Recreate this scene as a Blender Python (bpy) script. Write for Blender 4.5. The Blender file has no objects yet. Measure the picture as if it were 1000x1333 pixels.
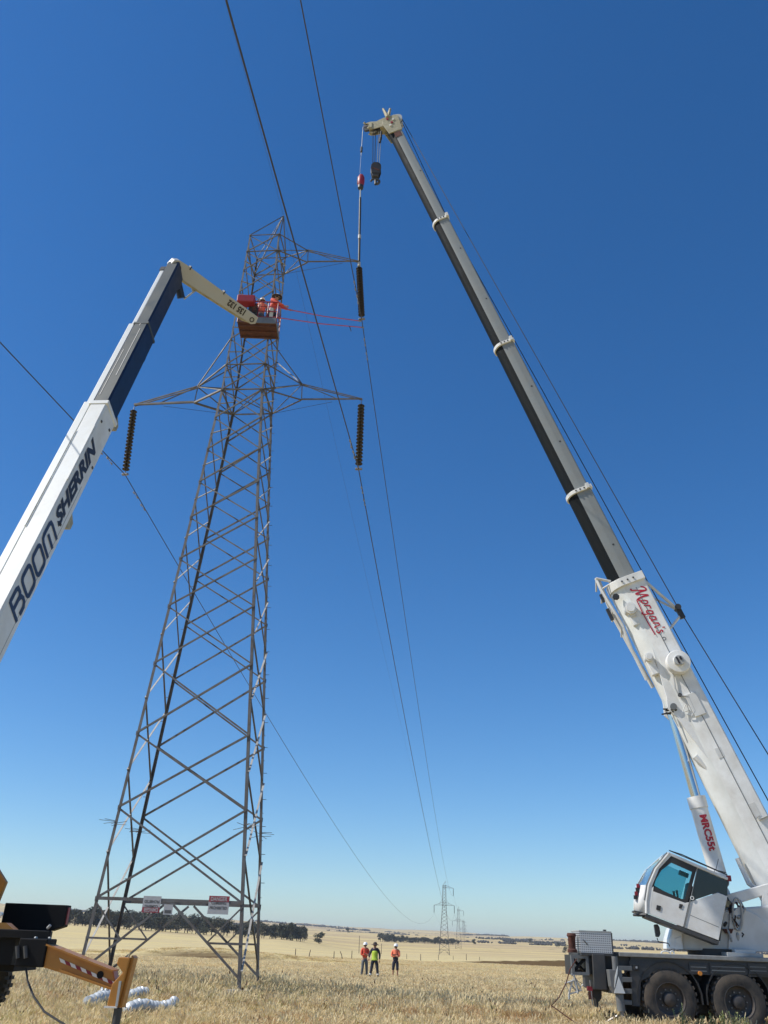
import bpy, math, random
import numpy as np
from mathutils import Vector, Matrix
random.seed(7); rng = np.random.default_rng(7)
SC = bpy.context.scene
COL = SC.collection
# ------------------------------------------------------------------ camera, sky, sun, exposure
CAMH = 1.65
FPX = 1081.1; PITCH = math.radians(27.435); ROLL = math.radians(2.2205)
Rv = np.array([1, 0, 0.]); Fv = np.array([0, math.cos(PITCH), math.sin(PITCH)]); Uv = np.array([0, -math.sin(PITCH), math.cos(PITCH)])
O = np.array([0, 0, CAMH]); cR, sR = math.cos(ROLL), math.sin(ROLL)
cam = bpy.data.cameras.new('camera'); cam_o = bpy.data.objects.new('camera', cam); COL.objects.link(cam_o)
cam.sensor_fit = 'VERTICAL'; cam.sensor_height = 36; cam.sensor_width = 27; cam.lens = FPX / 1333 * 36
cam.clip_start = .1; cam.clip_end = 30000
Rc = cR * Rv + sR * Uv; Uc = -sR * Rv + cR * Uv
M = Matrix(((Rc[0], Uc[0], -Fv[0], 0), (Rc[1], Uc[1], -Fv[1], 0), (Rc[2], Uc[2], -Fv[2], CAMH), (0, 0, 0, 1)))
cam_o.matrix_world = M
SC.camera = cam_o
SUN = np.array([-.68, -.12, .74]); SUN /= np.linalg.norm(SUN)
sl = bpy.data.lights.new('sun', 'SUN'); sl.energy = 4.6; sl.angle = math.radians(.53); sl.color = (1, .955, .88)
so = bpy.data.objects.new('sun', sl); COL.objects.link(so)
so.rotation_euler = Vector(SUN).to_track_quat('Z', 'Y').to_euler(); so.location = (-20, -10, 60)
w = bpy.data.worlds.new('World'); SC.world = w; w.use_nodes = True
nt = w.node_tree; bg = nt.nodes['Background']
sky = nt.nodes.new('ShaderNodeTexSky'); sky.sky_type = 'NISHITA'; sky.sun_disc = False
sky.sun_elevation = math.asin(SUN[2]); sky.sun_rotation = math.atan2(SUN[0], SUN[1])
sky.altitude = 300; sky.air_density = 1.0; sky.dust_density = .15; sky.ozone_density = 3.4
hs = nt.nodes.new('ShaderNodeHueSaturation'); hs.inputs['Saturation'].default_value = 1.28; hs.inputs['Value'].default_value = 1.0
nt.links.new(sky.outputs[0], hs.inputs['Color']); wb = nt.nodes.new('ShaderNodeMix'); wb.data_type = 'RGBA'; wb.blend_type = 'MULTIPLY'; wb.inputs[0].default_value = 1; wb.inputs[7].default_value = (.88, 1.01, 1.12, 1)   # the phone's cool white balance, the same over the whole sky
nt.links.new(hs.outputs[0], wb.inputs[6]); nt.links.new(wb.outputs[2], bg.inputs[0]); bg.inputs[1].default_value = .110
SC.view_settings.view_transform = 'Standard'; SC.view_settings.look = 'None'
SC.view_settings.exposure = 0.18; SC.view_settings.gamma = 1; SC.view_settings.use_curve_mapping = False
SC.render.engine = 'CYCLES'

# survey helpers: sight lines of the surveyed photograph met with planes of the place
def ray(px, py):
    dx, dy = px - 500, py - 666.5
    a = dx * cR + dy * sR; b = -dx * sR + dy * cR
    return Fv + Rv * a / FPX - Uv * b / FPX
def dep(px, py, d): return O + ray(px, py) * d
def onY(px, py, y): r = ray(px, py); return O + r * (y / r[1])
def onZ(px, py, z): r = ray(px, py); return O + r * ((z - CAMH) / r[2])
def onP(px, py, p0, n): r = ray(px, py); return O + r * (np.dot(np.asarray(p0) - O, n) / np.dot(r, n))
def unit(v): v = np.asarray(v, float); return v / np.linalg.norm(v)
def A(*v): return np.array(v, float)

# ------------------------------------------------------------------ materials
MATS = {}
def mat(name, col, rough=.6, metal=0., col2=None, scale=3., amt=.5, bump=0., bscale=None, spec=.5, coat=0., detail=6., stretch=None, ramp=(.35, .65), trans=0., coord='Object'):
    m = bpy.data.materials.new(name); m.use_nodes = True; n = m.node_tree; N = n.nodes; L = n.links
    b = N['Principled BSDF']; b.inputs['Roughness'].default_value = rough; b.inputs['Metallic'].default_value = metal
    b.inputs['Specular IOR Level'].default_value = spec; b.inputs['Coat Weight'].default_value = coat
    b.inputs['Base Color'].default_value = (*col, 1); b.inputs['Transmission Weight'].default_value = trans
    tc = N.new('ShaderNodeTexCoord'); mp = N.new('ShaderNodeMapping'); L.new(tc.outputs[coord], mp.inputs[0])
    if stretch: mp.inputs['Scale'].default_value = stretch
    if col2 is not None:
        no = N.new('ShaderNodeTexNoise'); no.inputs['Scale'].default_value = scale; no.inputs['Detail'].default_value = detail
        no.inputs['Roughness'].default_value = .65; L.new(mp.outputs[0], no.inputs['Vector'])
        cr = N.new('ShaderNodeValToRGB'); cr.color_ramp.elements[0].position = ramp[0]; cr.color_ramp.elements[1].position = ramp[1]
        L.new(no.outputs[0], cr.inputs[0])
        ml = N.new('ShaderNodeMath'); ml.operation = 'MULTIPLY'; ml.inputs[1].default_value = amt; L.new(cr.outputs[0], ml.inputs[0])
        mx = N.new('ShaderNodeMix'); mx.data_type = 'RGBA'; mx.inputs[6].default_value = (*col, 1); mx.inputs[7].default_value = (*col2, 1)
        L.new(ml.outputs[0], mx.inputs[0]); L.new(mx.outputs[2], b.inputs['Base Color'])
        rr = N.new('ShaderNodeMapRange'); rr.inputs[3].default_value = rough; rr.inputs[4].default_value = min(1, rough + .25)
        L.new(ml.outputs[0], rr.inputs[0]); L.new(rr.outputs[0], b.inputs['Roughness'])
    if bump:
        nb = N.new('ShaderNodeTexNoise'); nb.inputs['Scale'].default_value = bscale or scale * 4; nb.inputs['Detail'].default_value = 4
        L.new(mp.outputs[0], nb.inputs['Vector']); bp = N.new('ShaderNodeBump'); bp.inputs['Strength'].default_value = bump
        L.new(nb.outputs[0], bp.inputs['Height']); L.new(bp.outputs[0], b.inputs['Normal'])
    MATS[name] = m; return m
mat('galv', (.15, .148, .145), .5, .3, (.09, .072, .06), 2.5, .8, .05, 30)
mat('galv_sunlit', (.40, .39, .36), .65, 0, (.28, .24, .2), 2.5, .6)  # paler copy of galv: sunlight put into the colour of the rising side braces
mat('white', (.74, .755, .73), .36, 0, (.50, .48, .42), 1.3, .5, .01, 20, coat=.25)
mat('white_old', (.64, .64, .615), .42, 0, (.42, .39, .34), 1.1, .5, .02, 18)
mat('white_base', (.78, .78, .755), .38, 0, (.50, .47, .41), 1.4, .6, .01, 10, coat=.2)
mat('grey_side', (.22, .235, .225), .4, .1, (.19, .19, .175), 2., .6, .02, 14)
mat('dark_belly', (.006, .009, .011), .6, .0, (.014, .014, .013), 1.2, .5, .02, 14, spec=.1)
mat('navy', (.006, .018, .055), .4, 0, (.02, .03, .05), 2.5, .45, spec=.3)
mat('silver', (.060, .071, .066), .42, .1, (.06, .068, .062), 2.5, .7, .04, 9, stretch=(1, 1, 1))
mat('yellow', (.45, .185, .02), .42, 0, (.26, .11, .02), 2.2, .55, .02, 25, coat=.15)
mat('black_paint', (.016, .017, .018), .45, 0, (.05, .045, .04), 4, .5)
mat('dark_grey', (.040, .044, .048), .5, .1, (.10, .088, .075), 3, .5)
mat('truck_black', (.004, .004, .005), .6, 0, (.012, .011, .01), 4, .5, spec=.2)
mat('mid_grey', (.17, .18, .18), .45, .15, (.10, .09, .085), 3, .5)
mat('deck_grey', (.34, .345, .33), .6, .1, (.20, .18, .15), 4, .6, .1, 60)
mat('light_grey', (.42, .43, .42), .5, .1, (.25, .23, .2), 3, .5)
mat('chrome', (.55, .57, .6), .12, 1.)
mat('rubber', (.035, .033, .031), .85, 0, (.16, .125, .09), 2.2, .85, .1, 25)
mat('rim', (.045, .045, .047), .5, .2, (.13, .10, .075), 4, .6)
mat('steel', (.30, .30, .30), .4, .7, (.16, .12, .09), 5, .6)
mat('jib_white', (.34, .365, .39), .42, 0, (.38, .35, .3), 1.5, .5)
mat('rust', (.115, .040, .026), .8, .1, (.055, .026, .02), 5, .8, .1, 25)
mat('olive', (.40, .37, .25), .5, .1, (.17, .14, .08), 4, .7)
mat('red_paint', (.27, .010, .022), .4, 0, (.16, .012, .02), 3, .5)
mat('red_text', (.42, .012, .03), .45)
mat('navy_text', (.02, .03, .07), .45)
mat('black_text', (.02, .016, .018), .45)
mat('grey_text', (.08, .08, .08), .5)
mat('wire', (.045, .042, .04), .6, .2)
mat('rope', (.035, .04, .06), .6, .4)
mat('insul', (.009, .007, .007), .3, 0, (.018, .013, .012), 6, .6, spec=.35)
mat('glassdisc', (.55, .57, .57), .3, .0, (.36, .40, .40), 10, .5, spec=.8, coat=.6)
mat('stick', (.45, .05, .07), .4)
mat('skin', (.42, .22, .14), .55)
mat('hivis', (.70, .09, .04), .7, 0, (.6, .08, .05), 9, .4)
mat('hivis_pale', (.85, .22, .11), .7, 0, (.7, .14, .08), 9, .4)
mat('yellow_vest', (.46, .60, .05), .7, 0, (.32, .44, .05), 9, .4)
mat('reflective', (.75, .76, .72), .35)
mat('navy_cloth', (.022, .027, .045), .85, 0, (.05, .05, .06), 9, .5)
mat('grey_cloth', (.15, .165, .18), .85, 0, (.09, .09, .09), 9, .6)
mat('helmet', (.82, .82, .80), .3, coat=.4)
mat('dark_hat', (.05, .035, .03), .8)
mat('boot', (.05, .035, .025), .7)
mat('canvas', (.55, .54, .48), .8, 0, (.4, .38, .32), 9, .5)
mat('trunk', (.16, .13, .10), .9, 0, (.09, .07, .05), 3, .6)
mat('leaf_a', (.060, .068, .036), .7, 0, (.036, .044, .024), .6, .8, detail=3)
mat('leaf_b', (.082, .082, .046), .7, 0, (.045, .05, .03), .6, .8, detail=3)
mat('far_wood', (.075, .072, .062), .9, 0, (.045, .045, .04), .02, .8)
mat('weed', (.20, .24, .08), .7, 0, (.34, .32, .14), 5, .8)
mat('post_wood', (.15, .12, .09), .9, 0, (.09, .07, .055), 6, .6)
mat('sign_white', (.42, .42, .42), .5, 0, (.27, .27, .28), 6, .5)
mat('sign_red', (.30, .045, .06), .5, 0, (.18, .03, .04), 6, .5)
mat('concrete', (.38, .36, .32), .9, 0, (.28, .25, .2), 8, .6)
mat('hose', (.015, .015, .015), .5)
mat('white_stripe', (.70, .66, .60), .5)
mat('amber', (.7, .25, .03), .3)
# cab glass: tinted see-through
g = mat('clear', (.80, .88, .90), .03, trans=.95); g.node_tree.nodes['Principled BSDF'].inputs['IOR'].default_value = 1.03
g = mat('tint', (.32, .62, .67), .03, trans=.95); g.node_tree.nodes['Principled BSDF'].inputs['IOR'].default_value = 1.05
mat('dark_glass', (.012, .016, .018), .08, spec=.6)
# punched metal sheet
def punched():
    m = mat('punched', (.36, .37, .38), .45, .5); N = m.node_tree.nodes; L = m.node_tree.links; b = N['Principled BSDF']
    tc = N.new('ShaderNodeTexCoord'); sp = N.new('ShaderNodeSeparateXYZ'); L.new(tc.outputs['Object'], sp.inputs[0]); FQ = 125.; ss = []
    for k in (0, 2):
        mu = N.new('ShaderNodeMath'); mu.operation = 'MULTIPLY'; mu.inputs[1].default_value = FQ; L.new(sp.outputs[k], mu.inputs[0])
        sn = N.new('ShaderNodeMath'); sn.operation = 'SINE'; L.new(mu.outputs[0], sn.inputs[0]); ss.append(sn)
    ad = N.new('ShaderNodeMath'); ad.operation = 'MAXIMUM'; L.new(ss[0].outputs[0], ad.inputs[0]); L.new(ss[1].outputs[0], ad.inputs[1])
    gt = N.new('ShaderNodeMath'); gt.operation = 'GREATER_THAN'; gt.inputs[1].default_value = .05; L.new(ad.outputs[0], gt.inputs[0])
    mx = N.new('ShaderNodeMix'); mx.data_type = 'RGBA'; mx.inputs[6].default_value = (.13, .13, .14, 1); mx.inputs[7].default_value = (.62, .63, .64, 1)
    L.new(gt.outputs[0], mx.inputs[0]); L.new(mx.outputs[2], b.inputs['Base Color'])
punched()

# ------------------------------------------------------------------ mesh helpers
class MB:
    def __init__(s): s.v = []; s.f = []; s.mi = []
    def add(s, vs, fs, mi=0):
        o = len(s.v); s.v += [tuple(map(float, p)) for p in vs]; s.f += [tuple(i + o for i in f) for f in fs]; s.mi += [mi] * len(fs); return s
    def box(s, x0, x1, y0, y1, z0, z1, mi=0, fr=None):
        P = [A(x, y, z) for x in (x0, x1) for y in (y0, y1) for z in (z0, z1)]
        if fr: o, a, b, c = fr; P = [o + a * p[0] + b * p[1] + c * p[2] for p in P]
        return s.add(P, [(0, 1, 3, 2), (4, 6, 7, 5), (0, 4, 5, 1), (2, 3, 7, 6), (0, 2, 6, 4), (1, 5, 7, 3)], mi)
    def tube(s, pts, r, n=8, mi=0, cap=True):
        pts = [A(*p) for p in pts]; rs = r if hasattr(r, '__len__') else [r] * len(pts)
        o = len(s.v); up = None
        for i, p in enumerate(pts):
            d = unit(pts[min(i + 1, len(pts) - 1)] - pts[max(i - 1, 0)])
            if up is None: up = A(0, 0, 1) if abs(d[2]) < .9 else A(1, 0, 0)
            a = unit(np.cross(d, up)); b = np.cross(a, d); up = b
            for k in range(n):
                t = 2 * math.pi * k / n; q = p + (a * math.cos(t) + b * math.sin(t)) * rs[i]; s.v.append(tuple(map(float, q)))
        for i in range(len(pts) - 1):
            for k in range(n):
                s.f.append((o + i * n + k, o + i * n + (k + 1) % n, o + (i + 1) * n + (k + 1) % n, o + (i + 1) * n + k)); s.mi.append(mi)
        if cap:
            s.f.append(tuple(o + k for k in range(n))[::-1]); s.f.append(tuple(o + (len(pts) - 1) * n + k for k in range(n))); s.mi += [mi, mi]
        return s
    def prism(s, prof, fr, z0, z1, mi=0):
        """profile points (a, b) in frame (origin, a axis, b axis, c axis) swept along c"""
        o, a, b, c = fr; n = len(prof)
        V = [o + a * p[0] + b * p[1] + c * z for z in (z0, z1) for p in prof]
        F = [(i, (i + 1) % n, (i + 1) % n + n, i + n) for i in range(n)] + [tuple(range(n))[::-1], tuple(range(n, 2 * n))]
        return s.add(V, F, mi)
    def lathe(s, prof, o, ax, n=20, mi=0, a0=None):
        ax = unit(ax); a = unit(np.cross(ax, A(0, 0, 1) if abs(ax[2]) < .9 else A(1, 0, 0))); b = np.cross(ax, a)
        V = [A(*o) + ax * h + (a * math.cos(2 * math.pi * k / n) + b * math.sin(2 * math.pi * k / n)) * r for (r, h) in prof for k in range(n)]
        F = [(i * n + k, i * n + (k + 1) % n, (i + 1) * n + (k + 1) % n, (i + 1) * n + k) for i in range(len(prof) - 1) for k in range(n)]
        return s.add(V, F, mi)
    def angle(s, p, q, wd, th=.012, n1=None, mi=0, flip=1):
        """steel angle from p to q, flanges wd wide"""
        p = A(*p); q = A(*q); d = unit(q - p)
        n1 = A(0, 0, 1) if n1 is None else A(*n1)
        if abs(np.dot(d, unit(n1))) > .98: n1 = A(1, .2, 0)
        a = unit(np.cross(d, n1)); b = np.cross(a, d)
        pr = [(0, 0), (wd, 0), (wd, th), (th, th), (th, wd), (0, wd)]
        n = 6; V = [c + a * (x - wd * .3) + b * flip * (y - wd * .3) for c in (p, q) for x, y in pr]
        return s.add(V, [(i, (i + 1) % n, (i + 1) % n + n, i + n) for i in range(n)] + [(0, 3, 4, 5), (0, 1, 2, 3), (6, 11, 10, 9), (6, 9, 8, 7)], mi)
    def build(s, name, mats, parent=None, smooth=False, bevel=0.):
        me = bpy.data.meshes.new(name); me.from_pydata(s.v, [], s.f)
        if not isinstance(mats, (list, tuple)): mats = [mats]
        for m in mats: me.materials.append(MATS[m] if isinstance(m, str) else m)
        if len(mats) > 1: me.polygons.foreach_set('material_index', s.mi)
        me.validate(); me.update()
        import bmesh
        bm = bmesh.new(); bm.from_mesh(me); bmesh.ops.recalc_face_normals(bm, faces=bm.faces); bm.to_mesh(me); bm.free()
        o = bpy.data.objects.new(name, me); COL.objects.link(o)
        if smooth:
            me.shade_smooth() if hasattr(me, 'shade_smooth') else None
            for p in me.polygons: p.use_smooth = True
            e = o.modifiers.new('edges', 'EDGE_SPLIT'); e.split_angle = math.radians(38)
        if bevel:
            b = o.modifiers.new('bevel', 'BEVEL'); b.width = bevel; b.segments = 2; b.limit_method = 'ANGLE'
        if parent is not None: o.parent = parent; o.matrix_parent_inverse = parent.matrix_world.inverted()
        return o
def tag(o, label=None, cat=None, group=None, kind=None):
    for k, v in (('label', label), ('category', cat), ('group', group), ('kind', kind)):
        if v: o[k] = v
    return o
def thing(name, loc, label, cat, group=None, rotz=0.):
    o = bpy.data.objects.new(name, None); COL.objects.link(o); o.empty_display_size = .2
    o.matrix_world = Matrix.Translation(Vector(loc)) @ Matrix.Rotation(rotz, 4, 'Z')
    o.location = loc; o.rotation_euler = (0, 0, rotz)
    return tag(o, label, cat, group)
def text_part(s, size, o, xd, yd, matname, parent, name='lettering', shear=0., bold=0., sx=1., label=None, wrap=None, thick=.004):
    """lettering: s, its cap height size, its left foot at o, reading along xd"""
    cu = bpy.data.curves.new('t', 'FONT'); cu.body = s; cu.size = size / .7; cu.shear = shear; cu.offset = bold; cu.resolution_u = 3
    t = bpy.data.objects.new('t', cu); COL.objects.link(t)
    bpy.context.view_layer.update()
    me = bpy.data.meshes.new_from_object(t, depsgraph=bpy.context.evaluated_depsgraph_get()); bpy.data.objects.remove(t)
    xd = unit(xd); yd = unit(yd); zd = np.cross(xd, yd)
    if wrap:
        import bmesh
        bm = bmesh.new(); bm.from_mesh(me); bmesh.ops.triangulate(bm, faces=bm.faces)
        for _ in range(4):
            es = [e for e in bm.edges if e.calc_length() > .03]
            if es: bmesh.ops.subdivide_edges(bm, edges=es, cuts=1); bmesh.ops.triangulate(bm, faces=bm.faces)
        bm.to_mesh(me); bm.free()
    for v in me.vertices:
        q = A(*o) + xd * v.co.x * sx + yd * v.co.y
        if wrap: q = wrap(q, v.co.x * sx, v.co.y)
        v.co = Vector(q + zd * thick) if not wrap else Vector(q)
    me.materials.clear(); me.materials.append(MATS[matname]); me.name = name
    ob = bpy.data.objects.new(name, me); COL.objects.link(ob)
    ob.parent = parent; ob.matrix_parent_inverse = parent.matrix_world.inverted()
    if label: ob['label'] = label
    return ob
def strokes(lines, wd, o, xd, yd, matname, parent, name='lettering', thick=.004):
    """hand drawn lettering: each line a poly line in (x, y) with its own width"""
    xd = unit(xd); yd = unit(yd); zd = np.cross(xd, yd); mb = MB(); lev = 0
    for ln in lines:
        ww = wd
        if isinstance(ln, tuple) and not hasattr(ln[0], '__len__'): ww, ln = ln
        P = [A(*p) for p in ln]; n = len(P); V = []
        for i, p in enumerate(P):
            d0 = unit(P[i] - P[i - 1]) if i else unit(P[1] - P[0]); d1 = unit(P[i + 1] - P[i]) if i < n - 1 else d0
            t = unit(d0 + d1) if np.linalg.norm(d0 + d1) > .1 else d0; nn = A(-t[1], t[0]); k = 1 / max(.6, np.dot(t, d0))
            V += [p + nn * ww / 2 * k, p - nn * ww / 2 * k]
        lev += 1
        V3 = [A(*o) + xd * q[0] + yd * q[1] + zd * (thick + .0006 * lev) for q in V]
        mb.add(V3, [(2 * i, 2 * i + 1, 2 * i + 3, 2 * i + 2) for i in range(n - 1)])
    return mb.build(name, matname, parent)
def sstep(a, b, x): t = np.clip((x - a) / (b - a), 0, 1); return t * t * (3 - 2 * t)

# ------------------------------------------------------------------ the ground
KSC = .76                                   # size of the power line against the first survey
def vn(x, y, s, seed):                       # cheap smooth noise for the land
    a = np.sin(x / s * 1.7 + seed) * np.cos(y / s * 1.3 + seed * 2.1); b = np.sin((x * .6 + y * .8) / s * 3.1 + seed * .7) * .5
    c = np.sin((x * .9 - y * .5) / s * 6.3 + seed * 1.9) * .25
    return (a + b + c) / 1.75
PROF_Y = np.array([0, 60, 140, 260, 430, 560, 720, 900, 1300, 2000, 3000, 4200, 7000, 14000.])
PROF_Z = np.array([0, -.1, -.6, -1.6, -2.2, -1.4, -.4, 2.0, 8, 20, 44, 50, 44, 20.])
def H(x, y):
    x = np.asarray(x, float); y = np.asarray(y, float); d = np.hypot(x, y); az = np.arctan2(x, np.maximum(y, 1e-3))
    z = np.interp(d, PROF_Y, PROF_Z)
    far = sstep(900, 2600, d)
    z = z + far * (-az * 44 - 1 + 14 * vn(x, y, 520, 1.3) + 3.5 * vn(x, y, 170, 4.))
    left = (sstep(.0, .10, -az) * 3.4 + sstep(.1, .36, -az) * 3.0) * sstep(210, 470, d) * (1 - sstep(900, 1500, d)); z = z + left
    z = z + sstep(60, 200, d) * .35 * vn(x, y, 60, 2.) + .03 * vn(x, y, 4, 5.) * sstep(16, 24, d)
    z = z + .36 * np.exp(-(((x + 6) / 7.) ** 2 + ((y - 30) / 6.) ** 2))
    # low mounds and cut banks out in the paddock
    z = z + .9 * np.exp(-(((x + 17) / 10.) ** 2 + ((y - 104) / 4.) ** 2)) - .7 * np.exp(-(((x + 14) / 16.) ** 2 + ((y - 97) / 3.) ** 2))
    z = z + 1.15 * np.exp(-(((x - 38) / 17.) ** 2)) * (sstep(162, 163.5, y) * (1 - sstep(166, 190, y))) - .5 * np.exp(-(((x - 40) / 22.) ** 2 + ((y - 158) / 5.) ** 2))
    return z
def Hs(x, y): return float(H(x, y))
def ground():
    rr = np.unique(np.concatenate([[0.], np.geomspace(2, 11500, 300), np.arange(92, 112, .8), np.arange(155, 172, .6)]))
    az = np.concatenate([np.radians(np.linspace(-42, 42, 340)), np.radians(np.linspace(45, 315, 90))]); na = len(az)
    V = []; F = []
    X = np.outer(rr[1:], np.sin(az)); Yy = np.outer(rr[1:], np.cos(az)); Z = H(X, Yy)
    V = [(0, 0, 0)] + list(zip(X.ravel().tolist(), Yy.ravel().tolist(), Z.ravel().tolist()))
    for k in range(na): F.append((0, 1 + k, 1 + (k + 1) % na))
    for i in range(len(rr) - 2):
        a = 1 + i * na; b = a + na
        for k in range(na): k2 = (k + 1) % na; F.append((a + k, b + k, b + k2, a + k2))
    me = bpy.data.meshes.new('ground'); me.from_pydata(V, [], F); me.update()
    for p in me.polygons: p.use_smooth = True
    o = bpy.data.objects.new('ground', me); COL.objects.link(o); o['kind'] = 'structure'
    m = bpy.data.materials.new('dry_ground'); m.use_nodes = True; N = m.node_tree.nodes; L = m.node_tree.links; b = N['Principled BSDF']
    b.inputs['Roughness'].default_value = .95; b.inputs['Specular IOR Level'].default_value = .1
    tc = N.new('ShaderNodeTexCoord')
    def noise(s, det=6, st=None):
        mp = N.new('ShaderNodeMapping'); L.new(tc.outputs['Object'], mp.inputs[0])
        if st: mp.inputs['Scale'].default_value = st
        n = N.new('ShaderNodeTexNoise'); n.inputs['Scale'].default_value = s; n.inputs['Detail'].default_value = det; n.inputs['Roughness'].default_value = .62
        L.new(mp.outputs[0], n.inputs['Vector']); return n.outputs[0]
    def mix(fac, a, c):
        mx = N.new('ShaderNodeMix'); mx.data_type = 'RGBA'
        if hasattr(fac, 'default_value') or hasattr(fac, 'links'): L.new(fac, mx.inputs[0])
        for v, i in ((a, 6), (c, 7)):
            if isinstance(v, tuple): mx.inputs[i].default_value = (*v, 1)
            else: L.new(v, mx.inputs[i])
        return mx.outputs[2]
    def rng_(x, a, c):
        r = N.new('ShaderNodeMapRange'); r.inputs[1].default_value = a; r.inputs[2].default_value = c; L.new(x, r.inputs[0]); return r.outputs[0]
    near = mix(rng_(noise(.9, 8), .38, .62), (.64, .525, .28), (.55, .45, .23))
    near = mix(rng_(noise(14., 6), .45, .7), near, (.47, .37, .20))
    near = mix(rng_(noise(.035, 5, (1, 3, 1)), .50, .62), near, (.64, .515, .235))
    far = mix(rng_(noise(.0035, 6, (.7, 2.2, 1)), .44, .56), (.60, .47, .21), (.48, .36, .185))
    far = mix(rng_(noise(.011, 4, (.35, 3, 1)), .55, .66), far, (.30, .205, .13))
    far = mix(rng_(noise(.06, 6), .60, .72), far, (.13, .115, .075))
    geo = N.new('ShaderNodeNewGeometry'); ln = N.new('ShaderNodeVectorMath'); ln.operation = 'LENGTH'; L.new(geo.outputs['Position'], ln.inputs[0])
    col = mix(rng_(ln.outputs['Value'], 150, 700), near, far)
    # bare soil where the land is steep (cut banks)
    sp = N.new('ShaderNodeSeparateXYZ'); L.new(geo.outputs['True Normal'], sp.inputs[0])
    st = rng_(sp.outputs[2], .990, .95); d = rng_(ln.outputs['Value'], 400, 300)
    ml = N.new('ShaderNodeMath'); ml.operation = 'MULTIPLY'; L.new(st, ml.inputs[0]); L.new(d, ml.inputs[1])
    col = mix(ml.outputs[0], col, (.13, .085, .04))
    L.new(col, b.inputs['Base Color'])
    bp = N.new('ShaderNodeBump'); bp.inputs['Strength'].default_value = .5; bp.inputs['Distance'].default_value = .1; L.new(noise(9., 8), bp.inputs['Height']); L.new(bp.outputs[0], b.inputs['Normal'])
    me.materials.append(m)
ground()

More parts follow.
